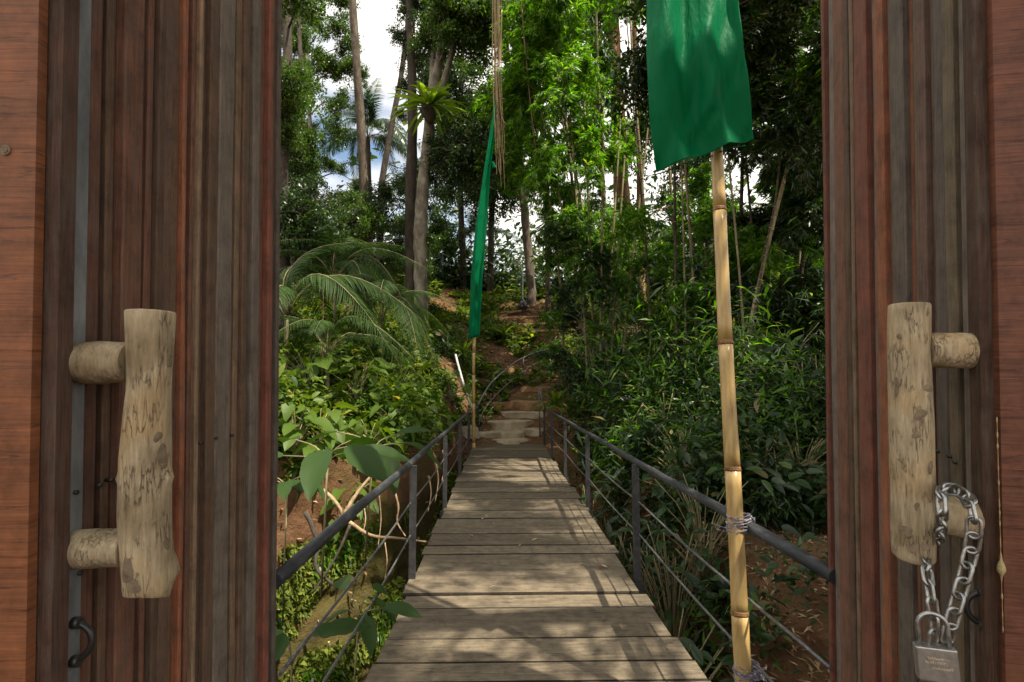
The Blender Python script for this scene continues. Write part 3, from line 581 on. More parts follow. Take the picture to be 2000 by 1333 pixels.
# posts and roof of the gate, outside the picture
def beam(name, a, b, mat, label=None, cat=None, col=BRN, group=None):
    m = MB(); c = (Vector(a) + Vector(b)) / 2; c.z = min(a[2], b[2]); m.box(Vector(a) - c, Vector(b) - c); o = wood_part(name, m, mat, None, col, loc=c)
    if label: tag(o, label, cat, group)
    return o
beam('gate_post', (-.98, 1.66, -.3), (-.82, 1.84, 3.25), 'batten', 'hidden square timber post behind the left gate leaf', 'post')
beam('gate_post', (1.13, 1.76, -.3), (1.29, 1.94, 3.25), 'batten', 'hidden square timber post behind the right gate leaf', 'post')

# ------------------------------------------------------------------ chain and padlock
def link_mesh():
    m = MB(); L, W_, r = .0150, .0095, .0030; P = []
    for k in range(24):
        t = 2 * math.pi * k / 24; P.append(Vector((math.cos(t) * W_, 0, math.sin(t) * W_ + (L - W_ + .003) * (1 if math.sin(t) >= 0 else -1))))
    n = len(P)
    for i, p in enumerate(P):
        tg = (P[(i + 1) % n] - P[i - 1]).normalized(); b = Vector((0, 1, 0)); a = tg.cross(b)
        for k in range(8): th = 2 * math.pi * k / 8; m.v.append(tuple(p + (a * math.cos(th) + b * math.sin(th)) * r))
    for i in range(n):
        for k in range(8): m.f.append((i * 8 + k, i * 8 + (k + 1) % 8, ((i + 1) % n) * 8 + (k + 1) % 8, ((i + 1) % n) * 8 + k)); m.sm.append(True)
    return m.mesh('chain_link', M['galv'])
LM = link_mesh()
def strand(pts, root, org, twist=0.0):
    q = smooth_path(pts, 12); pitch = .0265; d = 0.0; pos = [q[0]]; acc = 0
    for i in range(1, len(q)):
        a, b = q[i - 1], q[i]; Ls = (b - a).length
        while acc + Ls >= pitch:
            t = (pitch - acc) / Ls; a = a + (b - a) * t; Ls = (b - a).length; acc = 0; pos.append(a)
        acc += Ls
    for i in range(len(pos) - 1):
        c = (pos[i] + pos[i + 1]) / 2; d = (pos[i + 1] - pos[i]).normalized()
        o = link('chain_link', LM, root, c - org); qd = Vector((0, 0, 1)).rotation_difference(d)
        o.rotation_mode = 'QUATERNION'; o.rotation_quaternion = qd @ Euler((0, 0, twist + (math.pi / 2 * .92 if i % 2 else .18))).to_quaternion()
corg = pt(1850, 985, .93); chain = empty('chain', corg)
tag(chain, 'galvanised steel chain looped over the lower stub of the right gate handle', 'chain')
strand([pt(1822, 1262, .93), pt(1826, 1215, .925), pt(1817, 1160, .93), pt(1810, 1110, .955), pt(1811, 1082, 1.02), pt(1826, 1060, 1.01), pt(1838, 1040, .955), pt(1840, 1005, .915), pt(1838, 968, .925), pt(1848, 955, .96),
        pt(1868, 957, .965), pt(1886, 968, .945), pt(1897, 990, .915), pt(1903, 1030, .91), pt(1897, 1075, .915), pt(1884, 1125, .915), pt(1868, 1180, .915), pt(1856, 1225, .915), pt(1848, 1258, .92)], chain, corg)
lo = pt(1825, 1262, .92); lock = empty('padlock', lo, (0, R(-4), R(-24))); lock.scale = (.86, .86, .9)
tag(lock, 'steel padlock with worn engraved lettering hanging from the galvanised chain', 'padlock')
m = MB(); bw, bh, bd = .034, .062, .012; K = 5
prof = [(-bw, -bd + .003), (-bw + .003, -bd), (bw - .003, -bd), (bw, -bd + .003), (bw, bd - .003), (bw - .003, bd), (-bw + .003, bd), (-bw, bd - .003)]
for z in (-bh + .0, -bh + .003, -.002, 0):
    k = .94 if z in (-bh, 0) else 1
    for x, y in prof: m.v.append((x * k, y * k, z))
for i in range(3):
    for k in range(8): m.f.append((i * 8 + k, i * 8 + (k + 1) % 8, (i + 1) * 8 + (k + 1) % 8, (i + 1) * 8 + k)); m.sm.append(False)
m.f.append(tuple(reversed(range(8)))); m.f.append(tuple(24 + k for k in range(8))); m.sm += [False, False]
lb = m.build('lock_body', M['lockbody'], lock)
m = MB(); P = [(-.024, 0, -.004)] + [(-.024, 0, .024 + .012 * k / 3) for k in range(4)] + [(-.024 * math.cos(math.pi * k / 12), 0, .036 + .024 * math.sin(math.pi * k / 12)) for k in range(1, 12)] + [(.024, 0, .036 - .012 * k / 3) for k in range(4)] + [(.024, 0, -.004)]
m.tube(P, .0046, 10); m.build('shackle', M['galv'], lock)
m = MB(); rg = random.Random(5)
for row, (z, x0, x1) in enumerate(((-.018, -.016, .020), (-.026, -.020, .016), (-.036, -.010, .022))):
    x = x0
    while x < x1:
        w_ = rg.uniform(.0018, .0034); h_ = .0042
        for _ in range(2): 
            xa = x + rg.uniform(0, w_); m.box((xa, -bd - .0004, z - h_ / 2), (xa + .0006, -bd + .001, z + h_ / 2 * rg.uniform(.3, 1)))
        zz = z + rg.choice((-.4, 0, .4)) * h_; m.box((x, -bd - .0004, zz), (x + w_, -bd + .001, zz + .0006)); x += w_ + .0011
m.build('engraving', M['engrave'], lb)

# ------------------------------------------------------------------ footbridge
SL = math.atan(59.0 / F); YAW = math.atan(20 / F)
bridge = empty('footbridge', (0, 0, .05), (-SL, 0, YAW)); bridge.rotation_mode = 'XYZ'
tag(bridge, 'narrow footbridge of weathered grey planks with dark metal railings across the ravine', 'footbridge')
BM = Matrix.Translation((0, 0, .05)) @ Euler((-SL, 0, YAW)).to_matrix().to_4x4()
ys = [1.70, 1.95, 2.2, 2.42, 2.65, 2.84, 3.11, 3.54, 3.76, 4.2, 4.64, 4.88, 5.25, 5.5, 5.85, 6.2, 6.5, 6.85, 7.25, 7.6, 8.0, 8.35, 8.8, 9.2, 9.6, 10.1, 10.6, 11.1, 11.7, 12.2, 12.9]
for i in range(len(ys) - 1):
    a, b = ys[i] + random.uniform(.003, .009), ys[i + 1] - random.uniform(.003, .008); m = MB(); K = 12
    xl, xr = -.67 + random.uniform(-.02, .02), .985 + random.uniform(-.03, .03); dz = random.uniform(-.010, .005); sk = random.uniform(-.008, .008); ph = random.random() * 40
    for k in range(K + 1):
        t = k / K; x = xl + (xr - xl) * t; s_ = sk * (t - .5); wv = lambda o: .005 * noise.noise(Vector((x * 3, ph + o, 0)))
        ya, yb = a + s_ + wv(0), b + s_ + wv(5); cr = .003 * noise.noise(Vector((x * 2, ph, 4)))
        for y, z in ((ya, -.035), (ya, dz + cr - .012), (ya + .006, dz + cr), (yb - .010, dz + cr + .001), (yb, dz + cr - .010), (yb, -.035)): m.v.append((x, y, z))
    for k in range(K):
        for q in range(6): m.f.append((k * 6 + q, k * 6 + (q + 1) % 6, k * 6 + 6 + (q + 1) % 6, k * 6 + 6 + q)[::-1]); m.sm.append(False)
    m.f.append(tuple(range(6))); m.f.append(tuple(reversed(range(K * 6, K * 6 + 6)))); m.sm += [False, False]
    v = random.uniform(.75, 1.15); o = wood_part('plank', m, 'plank', bridge, (.152 * v, .125 * v, .088 * v)); o.data.materials.append(M['seam_shade']); o.data.polygons.foreach_set('material_index', [1 if q < K * 6 and q % 6 in (0, 1, 4) else 0 for q in range(len(o.data.polygons))])
for x in (-.55, .16, .86):
    m = MB(); m.box((x - .04, 1.6, -.20), (x + .04, 13.0, -.037)); m.build('girder', M['postpaint'], bridge)
RL, RR_, HR = -.70, 1.05, .84
for sx in (RL, RR_):
    m = MB(); m.tube([(sx, 1.64 + i * .935, HR + .006 * math.sin(i * 1.9)) for i in range(13)], .0235, 14); m.build('handrail', M['railpaint'], bridge)
    for h in (.56, .32):
        m = MB(); P = []
        for i in range(49):
            y = 1.66 + i * .233; f = ((y - 1.75) / 2.28) % 1; P.append((sx - .02 * np.sign(sx), y, h - .018 * 4 * f * (1 - f)))
        m.tube(P, .0065, 6); m.build('rail_wire', M['wire'], bridge)
    for y in (4.05, 6.35, 8.6, 10.9, 12.8):
        m = MB(); x = sx - .035 * np.sign(sx); m.box((x - .024, y - .018, -.22), (x + .024, y + .018, HR - .01)); m.box((x - .05, y - .03, -.2), (x + .05, y + .03, -.04)); m.build('rail_post', M['postpaint'], bridge)
# the rails bend off at the far end
m = MB(); m.tube(smooth_path([(RL, 12.85, HR), (RL - .16, 13.1, HR + .35), (RL - .38, 13.5, HR + 1.0), (RL - .50, 13.9, HR + 1.35)], 5), .030, 10); m.build('end_rail', noise_mat('pale_pipe', [(0.3, (.25, .25, .26)), (.7, (.55, .55, .55))], nscale=12, rough=.4), bridge)
m = MB(); m.tube(smooth_path([(RR_, 12.8, HR), (RR_ - .06, 13.1, HR + .22), (RR_ - .12, 13.35, HR + .50)], 5), .022, 10); m.tube([(RR_ - .12, 13.35, HR + .5), (RR_ - .1, 13.35, -.1)], .02, 8); m.build('end_rail', M['wire'], bridge)

# stair railing on the far bank
st = empty('stair_railing', pt(935, 850, 13.4)); tag(st, 'thin dark metal stair railing climbing the far bank behind the narrow flag pole', 'railing')
def rel(ps, o): return [p - o for p in ps]
for nm, ps, r_ in (('handrail', [(930, 800, 13.3), (942, 775, 14), (960, 748, 15), (985, 725, 16), (1020, 700, 17), (1065, 684, 18), (1110, 676, 18.5), (1180, 674, 19)], .024),
                   ('lower_rail', [(935, 830, 13.4), (946, 800, 13.9), (965, 776, 14.6), (990, 752, 15.5), (1030, 720, 16.6), (1070, 700, 17.8), (1110, 690, 18.4)], .014),
                   ('lower_rail', [(940, 838, 13.5), (955, 805, 14), (975, 785, 14.8), (1000, 765, 15.6), (1040, 738, 16.6)], .010)):
    m = MB(); m.tube(rel(smooth_path([pt(*p) for p in ps], 5), st.location), r_, 7); m.build(nm, M['wire'], st)
for px, py, Y in ((934, 790, 13.4), (962, 748, 15), (1022, 700, 17), (1112, 677, 18.5)):
    p = pt(px, py, Y); m = MB(); m.tube([p - st.location, Vector((p.x, p.y, H(p.x, p.y) - .1)) - st.location], .02, 6); m.build('rail_post', M['postpaint'], st)

# ------------------------------------------------------------------ stone steps
steps = empty('stone_steps', (0.0, 13.3, H(0, 13.3))); tag(steps, 'pale flat stone steps climbing the bank from the far end of the bridge', 'steps')
def stone(px, py, Y, wpx, h, dpt, seed):
    c = pt(px, py, Y); w_ = wpx * 1.22 / F * Y / 2; c.z = max(c.z, H(c.x, c.y) + .07); m = MB(); K = 18
    for lv, (zz, k) in enumerate(((-h, 1.02), (-.03, 1.0), (-.008, .96), (0, .86))):
        for i in range(K):
            t = 2 * math.pi * i / K; j = k * (1 + .28 * noise.noise(Vector((math.cos(t) * 1.6 + seed, math.sin(t) * 1.4, lv * .2))) * 2)
            sx_, sy_ = math.copysign(abs(math.cos(t)) ** .7, math.cos(t)) * w_ * j, math.copysign(abs(math.sin(t)) ** .8, math.sin(t)) * dpt * j; ya_ = .35 * math.sin(seed * 2.3)
            m.v.append((c.x + sx_ * math.cos(ya_) - sy_ * math.sin(ya_) - steps.location.x, c.y + sx_ * math.sin(ya_) + sy_ * math.cos(ya_) - steps.location.y, c.z + zz + (.012 * noise.noise(Vector((t, seed, 1))) if lv else 0) - steps.location.z))
    for lv in range(3):
        for i in range(K): m.f.append((lv * K + i, lv * K + (i + 1) % K, lv * K + K + (i + 1) % K, lv * K + K + i)); m.sm.append(lv < 2)
    m.f.append(tuple(3 * K + i for i in range(K))); m.sm.append(False)
    m.build('stone', M['stone' if seed < 8 else 'earth_tread'], steps)
for a in ((996, 864, 13.15, 62, .25, .22, 1), (905, 862, 13.3, 46, .25, .3, 2), (995, 843, 13.6, 66, .25, .25, 3), (955, 855, 13.5, 40, .3, .3, 4), (1045, 850, 13.7, 40, .3, .3, 5), (1000, 822, 14.1, 90, .25, .28, 6), (1018, 806, 14.6, 70, .25, .28, 7),
          (1030, 790, 15.1, 60, .25, .28, 8), (975, 790, 15.0, 50, .25, .3, 9), (1046, 772, 15.8, 40, .22, .22, 10), (1074, 750, 16.8, 46, .2, .2, 12)): stone(*a)
et = empty('earth_steps', (0.6, 19, H(.6, 19))); tag(et, 'worn earth treads on the sunlit slope below the curved lamp', 'steps')
for px, py, Y, wpx in ((1010, 640, 20.2, 110), (1015, 627, 20.9, 90), (1110, 668, 19.0, 120), (1145, 660, 19.3, 90), (960, 606, 22, 110), (1000, 616, 21.5, 70)):
    c = pt(px, py, Y); w_ = wpx / F * Y / 2; z = H(c.x, c.y); m = MB(); m.tube([(c.x - w_ - et.location.x, c.y - et.location.y, z - et.location.z + .02), (c.x - et.location.x, c.y - .06 - et.location.y, z - et.location.z + .05), (c.x + w_ - et.location.x, c.y - et.location.y, H(c.x + w_, c.y) + .02 - et.location.z)], [.07, .10, .07], 9, .6, flat=.8); m.build('tread', M['earth_tread'], et)

# ------------------------------------------------------------------ flag poles and flags
def bamboo_pole(name, label, pts, rads, nodes, group):
    org = pts[0]; root = empty(name, org); tag(root, label, 'flag pole', group)
    q = smooth_path(pts, 10); rr = list(np.interp(np.linspace(0, 1, len(q)), np.linspace(0, 1, len(rads)), rads))
    cut = [0] + sorted(min(range(len(q)), key=lambda k: abs(q[k].z - z)) for z in nodes) + [len(q) - 1]
    for a, b in zip(cut, cut[1:]):
        if b <= a: continue
        m = MB(); m.tube([p - org for p in q[a:b + 1]], [r * (1 - .05 * math.sin(math.pi * i / max(1, b - a))) for i, r in enumerate(rr[a:b + 1])], 20, .02); m.build('culm_segment', M['bamboo'], root)
    for k in cut[1:-1]:
        t = (q[k + 1] - q[k - 1]).normalized(); m = MB(); r = rr[k]
        m.tube([q[k] - org + t * s for s in (-.010, -.005, -.002, .003, .006, .010)], [r * 1.0, r * 1.07, r * 1.09, r * 1.02, r * 1.06, r * .99], 20, .02); m.build('culm_node', M['node'], root)
    return root
PG = 'bamboo poles carrying the green flags'
P1 = [pt(1459, 1440, 2.16), pt(1447, 1240, 2.22), pt(1436, 1010, 2.30), pt(1417, 670, 2.42), pt(1400, 300, 2.55), pt(1378, -50, 2.66), pt(1350, -450, 2.8), pt(1290, -900, 3.1)]
pole1 = bamboo_pole('flag_pole', 'thick yellow bamboo pole tied to the right handrail, carrying the broad flag', P1, [.0345, .034, .0335, .032, .029, .026, .022, .016],
                    [pt(0, y, Y).z for y, Y in ((1199, 2.23), (932, 2.33), (667, 2.42), (400, 2.52), (120, 2.6), (-200, 2.7), (-500, 2.85))], PG)
P2 = [pt(925, 905, 12.2), pt(925, 800, 12.2), pt(926, 660, 12.2), pt(932, 520, 12.2), pt(948, 340, 12.15), pt(964, 230, 12.1), pt(976, 120, 12), pt(980, 20, 11.8)]
pole2 = bamboo_pole('flag_pole', 'slim bamboo pole at the far left rail post, carrying the narrow flag', P2, [.042, .040, .036, .030, .024, .018, .014, .010], [pt(0, y, 12.2).z for y in (860, 790, 730, 690, 600, 500, 400, 300)], PG)
FG = 'green cloth flags on bamboo poles'
def flag(name, label, rows, n_u=30, n_v=70, fold=.03, nf=3.2, seed=0.0, front=0.05):
    """rows: (left px,left py,right px,right py,Y) top to bottom"""
    org = pt((rows[-1][0] + rows[-1][2]) / 2, rows[-1][1], rows[-1][4]); V = []
    for j in range(n_v + 1):
        t = j / n_v * (len(rows) - 1); i = min(int(t), len(rows) - 2); f = t - i; a, b = rows[i], rows[i + 1]
        lp = pt(a[0], a[1], a[4]).lerp(pt(b[0], b[1], b[4]), f); rp_ = pt(a[2], a[3], a[4]).lerp(pt(b[2], b[3], b[4]), f)
        for k in range(n_u + 1):
            u = k / n_u; p = lp.lerp(rp_, u); vv = j / n_v
            d = fold * (math.sin(u * nf * 2 * math.pi + seed + 1.5 * math.sin(vv * 3)) * .6 + .9 * noise.noise(Vector((u * 3 + seed, vv * 2.5, 0))) + .25 * noise.noise(Vector((u * 9, vv * 7, seed))))
            d += fold * .35 * noise.noise(Vector((u * 5 + vv * 9, vv * 3, seed + 5)))
            V.append((p.x - org.x + .15 * d, p.y - org.y + d - front, p.z - org.z))
    A = np.arange((n_u + 1) * (n_v + 1)).reshape(n_v + 1, n_u + 1); Fa = np.stack([A[:-1, :-1], A[1:, :-1], A[1:, 1:], A[:-1, 1:]], -1).reshape(-1, 4)
    o = link(name, mesh_np(name, V, Fa, M['satin'], True), None, org); tag(o, label, 'flag', FG)
    md = o.modifiers.new('thickness', 'SOLIDIFY'); md.thickness = .0015
    return o, org
fl1, fo = flag('flag', 'broad emerald satin flag hanging from the thick pole at the right handrail',
     [(1290, -900, 1330, -900, 2.95), (1262, -420, 1385, -420, 2.72), (1256, 0, 1424, 0, 2.60), (1254, 120, 1437, 120, 2.575), (1260, 240, 1451, 225, 2.55), (1274, 342, 1459, 281, 2.53)], 60, 130, .048, 2.2, .7, .09)
m = MB(); a, b = pt(1274, 342, 2.53), pt(1459, 281, 2.53)
m.tube([a.lerp(b, k / 20) - fo + Vector((0, .0 + .02 * math.sin(k * .7), 0)) for k in range(21)], .003, 6); m.build('hem', M['satin'], fl1)
fl2, fo2 = flag('flag', 'narrow emerald flag falling in a curve from the slim far pole',
     [(974, 140, 977, 140, 12.0), (961, 230, 972, 225, 12.05), (944, 340, 959, 335, 12.1), (928, 450, 951, 447, 12.12), (919, 550, 943, 546, 12.14), (914, 663, 937, 657, 12.14)], 16, 90, .05, 1.3, 1.2)
o, _ = flag('flag', 'tiny green cloth scrap beside the hanging aerial roots', [(961, 318, 964, 318, 12.0), (962, 330, 971, 330, 12.0)], 4, 6, .01, 1)

def rope_tie(label, c, r, nwrap, tails, seed, group='string ties on the thick bamboo pole'):
    root = empty('rope_tie', c); tag(root, label, 'rope tie', group); rg = random.Random(seed); m = MB()
    for k in range(nwrap):
        z = rg.uniform(-.030, .022); tl = rg.uniform(-.5, .5); tl2 = rg.uniform(-.3, .3); rr = r * rg.uniform(1.08, 1.28); P = []
        for i in range(21):
            t = 2 * math.pi * i / 20; P.append((math.cos(t) * rr * 1.05 + (.012 if math.cos(t) > 0 else 0), math.sin(t) * rr, z + tl * r * math.cos(t) + tl2 * r * math.sin(t)))
        m.tube(P, rg.uniform(.0014, .0024), 5)
    for k in range(8):   # the knot
        P = [(r * 1.25 + rg.uniform(-.012, .03), rg.uniform(-.04, .0), rg.uniform(-.03, .03)) for _ in range(4)]; m.tube(smooth_path(P, 4), rg.uniform(.0018, .0028), 5)
    m.build('windings', M['rope'], root)
    for tl in tails:
        m = MB(); m.tube(smooth_path([p - c for p in tl], 6), .0020, 5); m.build('loose_end', M['rope'], root)
rope_tie('grey string tie binding the thick bamboo pole to the right handrail', pt(1440, 1018, 2.30), .034, 12, [[pt(1440, 1033, 2.26), pt(1415, 1031, 2.25), pt(1389, 1022, 2.27)], [pt(1445, 1040, 2.26), pt(1420, 1040, 2.24), pt(1400, 1034, 2.25)]], 3)
rope_tie('grey string tie binding the thick bamboo pole to the lower rail wire', pt(1455, 1308, 2.20), .035, 11, [[pt(1470, 1300, 2.16), pt(1485, 1312, 2.15), pt(1502, 1340, 2.13)], [pt(1440, 1312, 2.16), pt(1432, 1308, 2.16)]], 8)

# curved lamp on the far slope
lp = pt(1020, 600, 21.0); lampo = empty('garden_lamp', lp); tag(lampo, 'curved metal lamp pole with a dark bell base on the far slope', 'lamp')
m = MB(); m.tube(rel(smooth_path([pt(1021, 597, 21), pt(1021, 560, 21), pt(1021, 540, 21), pt(1018, 522, 21), pt(1012, 512, 21), pt(1004, 508, 21)], 6), lp), .035, 8); m.build('pole', M['galv'], lampo)
m = MB(); m.tube(rel([pt(1021, 585, 21), pt(1021, 590, 21), pt(1021, 594, 21), pt(1021, 600, 21), pt(1021, 606, 21)], lp), [.04, .10, .17, .19, .15], 14); m.build('base', M['lampglass'], lampo)
m = MB(); m.tube(rel([pt(1021, 606, 21), pt(1021, 640, 21)], lp), .03, 6); m.build('spike', M['postpaint'], lampo)

# ------------------------------------------------------------------ trees
T = {}
def tree(key, *a, **k): T[key] = Tree(*a, **k); return T[key]
tree('T1', 'slender_tree', 'tall slender grey-brown trunk leaning left in front of the coconut palm', 'tree', [(722, 600, 18), (714, 430, 17.8), (703, 220, 17.5), (688, 0, 17), (676, -220, 16.8), (665, -500, 16.6)], [.17, .15, .14, .12, .10, .06], 'bark')
tree('T2', 'twin_trunk_tree', 'dark straight trunk of the pair standing left of the mottled one', 'tree', [(803, 610, 17.2), (802, 400, 17.2), (806, 220, 17.2), (800, 0, 17), (795, -280, 17)], [.20, .18, .16, .13, .09], 'bark_dark')
t3 = tree('T3', 'mottled_tree', 'pale mottled trunk carrying the bright nest fern in its fork', 'tree', [(824, 640, 16.6), (821, 520, 16.6), (822, 420, 16.5), (833, 300, 16.5), (843, 200, 16.5), (868, 40, 16.4), (880, -200, 16.3)], [.24, .20, .19, .18, .15, .10, .07], 'bark_pale')
t3.limb([(840, 225, 16.5), (870, 150, 16.4), (890, 80, 16.3), (925, 40, 16), (968, 22, 15.6)], [.12, .10, .08, .05])
t3.limb([(840, 240, 16.5), (846, 120, 16.7), (842, 0, 17), (840, -150, 17)], [.13, .10, .08, .05])
tree('T4', 'edge_tree', 'dark trunk beside the edge of the left gate leaf', 'tree', [(556, 560, 12), (553, 300, 12), (562, 100, 12), (552, -150, 12), (548, -400, 12)], [.13, .12, .10, .09, .05], 'bark_dark')
tree('T5', 'thin_tree', 'thin pale trunk rising through the sky gaps near the left gate leaf', 'tree', [(620, 520, 19), (618, 400, 19), (606, 250, 19), (598, 100, 19), (588, -150, 19)], [.10, .08, .07, .06, .04], 'bark_pale')
tree('T6', 'thin_tree', 'thin dark forked tree between the edge trunk and the pale one', 'tree', [(572, 520, 16), (578, 380, 16), (592, 200, 16), (584, 60, 16), (580, -200, 16)], [.10, .09, .08, .06, .04], 'bark_dark')
tree('T7', 'thick_tree', 'thick reddish-brown trunk left of the broad flag pole', 'tree', [(1222, 620, 19), (1220, 500, 19), (1214, 380, 19), (1206, 200, 19), (1196, 0, 19), (1190, -250, 19)], [.36, .30, .28, .24, .2, .12], 'bark_red')
tree('T8', 'thin_tree', 'slim brown trunk close on the right of the thick reddish trunk', 'tree', [(1256, 640, 18.5), (1250, 480, 18.5), (1249, 300, 18.5), (1240, 100, 18.5), (1236, -200, 18.5)], [.15, .13, .11, .09, .05], 'bark_red')
tree('T9', 'pale_tree', 'pale leaning trunk on the ridge just right of the curved lamp', 'tree', [(1037, 560, 23), (1026, 430, 23), (1018, 330, 23), (1008, 200, 23), (1000, -50, 23)], [.20, .18, .15, .12, .07], 'bark')
tree('T10', 'slanting_tree', 'slim dark trunk slanting right behind the coconut palm', 'tree', [(742, 480, 21), (746, 360, 21), (768, 230, 21), (790, 100, 21), (810, -150, 21)], [.15, .13, .11, .09, .05], 'bark_dark')
tree('T11', 'thin_tree', 'slender trunk right of the hanging aerial roots', 'tree', [(1070, 560, 21), (1068, 420, 21), (1062, 300, 21), (1050, 100, 21), (1040, -150, 21)], [.11, .10, .09, .07, .05], 'bark')
tree('T12', 'ridge_tree', 'dark trunk on the ridge between the mottled tree and the narrow flag', 'tree', [(905, 540, 25), (900, 400, 25), (898, 250, 25), (905, 50, 25), (905, -200, 25)], [.16, .14, .12, .10, .05], 'bark_dark')
tree('T13', 'ridge_tree', 'dark trunk on the ridge directly behind the narrow flag', 'tree', [(958, 540, 24), (962, 400, 24), (985, 250, 24), (990, 50, 24), (985, -200, 24)], [.15, .13, .11, .10, .05], 'bark_dark')
tree('T14', 'ridge_tree', 'shaded trunk on the ridge behind the thick bamboo pole', 'tree', [(1388, 560, 22), (1380, 400, 22), (1376, 250, 22), (1360, 50, 22), (1350, -200, 22)], [.17, .15, .13, .10, .05], 'bark_dark')
# trees added on the right bank to shade bridge, gate and thicket; their stems stand beyond the right gate leaf
tree('O1', 'added_shade_tree', 'dark bough added over the bridge for shade, from behind the right gate leaf', 'tree', [Vector((6.2, 7.5, .2)), Vector((6.0, 7.4, 3)), Vector((5.2, 7.0, 6)), Vector((4.0, 6.3, 8.5))], [.22, .18, .14, .08], 'bark_dark')
tree('O2', 'added_shade_tree', 'unseen trunk added on the right bank to shade the gate', 'tree', [Vector((5.2, 2.6, -.5)), Vector((4.8, 2.2, 3)), Vector((3.8, 1.6, 6)), Vector((2.6, .8, 8))], [.22, .18, .14, .08], 'bark_dark')
BG = 'thin bamboo culms on the far slope'
def culm(key, label, path, r=.045, mat='culm'): return tree(key, 'bamboo_culm', label, 'bamboo', path, [r, r * .95, r * .8, r * .6], mat, BG, 7, 'culm', True)
culm('B1', 'pale bamboo culm rising through bright leaves, second right of the aerial roots', [(1148, 640, 15), (1128, 470, 15), (1115, 330, 15), (1098, 160, 15), (1088, 0, 15), (1080, -250, 15)])
culm('B2', 'pale bamboo culm beneath the bright leaves midway between roots and broad flag', [(1192, 600, 16), (1182, 420, 16), (1172, 230, 16), (1166, 90, 16), (1158, -200, 16)], .05)
culm('B3', 'slender bamboo culm just left of the broad flag', [(1270, 640, 14), (1256, 380, 14), (1244, 230, 14), (1234, 100, 14), (1226, -200, 14)], .036)
culm('B4', 'thin bamboo culm leaning left just right of the aerial roots', [(1098, 600, 15.5), (1075, 400, 15.5), (1048, 260, 15.5), (1022, 100, 15.5), (990, -150, 15.5)], .034)
culm('B5', 'dark bamboo culm leaning right beside the edge of the right gate leaf', [(1462, 660, 10.5), (1500, 480, 10.5), (1545, 300, 10.5), (1590, 120, 10.5), (1640, -100, 10.5)], .040)
culm('B6', 'dark bamboo culm leaning left high behind the right of the broad flag', [(1630, 470, 11), (1590, 380, 11), (1530, 280, 11), (1470, 120, 11), (1430, -80, 11)], .036, 'bark_dark')
culm('B7', 'thin dark culm crossing the thicket right of the thick bamboo pole', [(1440, 760, 9.5), (1476, 600, 9.8), (1492, 500, 10), (1516, 380, 10), (1530, 200, 10), (1545, -80, 10)], .021, 'bark_dark')
culm('B8', 'upright dark culm between the thick bamboo pole and the right gate leaf', [(1440, 620, 13), (1448, 400, 13), (1452, 250, 13), (1462, 50, 13), (1470, -150, 13)], .045, 'bark_dark')
culm('B9', 'dark culm curving up beside the right gate leaf at sky gap height', [(1560, 600, 12.5), (1575, 420, 12.5), (1568, 300, 12.5), (1540, 150, 12.5), (1520, -100, 12.5)], .045, 'bark_dark')
culm('B10', 'dark culm under the lower corner of the broad flag', [(1330, 640, 15), (1318, 470, 15), (1308, 330, 15), (1300, 100, 15), (1295, -150, 15)], .04)
for i, (bx, tx, Y) in enumerate(((1150, 1128, 13.6), (1162, 1150, 13.8), (1172, 1176, 13.5), (1180, 1200, 14.0), (1190, 1212, 13.7), (1200, 1140, 14.2), (1210, 1246, 13.9), (1168, 1100, 14.1))):
    t_ = culm('K%d' % i, 'brown bamboo culm in the dense clump right of the bright grass tuft', [(bx, 800, Y), ((bx * 2 + tx) / 3, 640, Y), (tx, 420, Y + .3), (tx + (tx - bx) * .7, 200, Y + .6)], .036)
    t_.root['group'] = 'bamboo culms of the dense clump'

for i in range(12):
    bx = 1290 + i * 28 + random.uniform(-10, 10); Y = random.uniform(10.5, 15); tx = bx + random.uniform(-70, 60)
    t_ = culm('J%d' % i, 'dark bamboo culm in the shaded thicket behind the right handrail', [(bx, 760, Y), ((bx * 2 + tx) / 3, 560, Y), (tx, 300, Y + .3), (tx + (tx - bx) * .6, 20, Y + .6)], random.uniform(.022, .038), random.choice(['bark_dark', 'culm', 'bark_dark'])); t_.root['group'] = 'dark bamboo culms of the shaded thicket'
tree('O3', 'added_shade_tree', 'unseen canopy tree high on the right bank shading the thicket', 'tree', [Vector((9.5, 7, .6)), Vector((9.2, 6.6, 4)), Vector((8.6, 6, 8)), Vector((8, 5, 11))], [.3, .25, .2, .1], 'bark_dark')
ORD = ['first', 'second', 'third', 'fourth', 'fifth', 'sixth', 'seventh', 'eighth', 'ninth', 'tenth', 'eleventh', 'twelfth', 'thirteenth', 'fourteenth']
def ordinal(roots, text):
    rs = sorted(roots, key=lambda r: r.location.x / r.location.y)
    for i, r in enumerate(rs): r['label'] = ('leftmost ' if i == 0 else 'rightmost ' if i == len(rs) - 1 else ORD[i] + ' from left of the ') + text + ('' if 0 < i < len(rs) - 1 else '')
ordinal([T['K%d' % i].root for i in range(8)], 'brown bamboo culms in the clump beside the bright grass tuft')
ordinal([T['J%d' % i].root for i in range(12)], 'dark bamboo culms in the thicket behind the right handrail')
for k_ in 'KJ':
    for r in [T[q].root for q in T if q[0] == k_]:
        if 'most ' in r['label']: r['label'] = r['label'].replace('most brown', 'most of the brown').replace('most dark', 'most of the dark')
rg = random.Random(21)
def ok_sky(px, py, Y=0):   # the open wedge of sky, and the nest fern stays clear
    if Y < 22.5 and 630 < px < 800 and 150 < py < 345: return False
    if Y < 18 and 760 < px < 925 and 110 < py < 265: return False
    return not (668 < px < 792 and py < 245) and not (640 < px < 668 and 60 < py < 130)
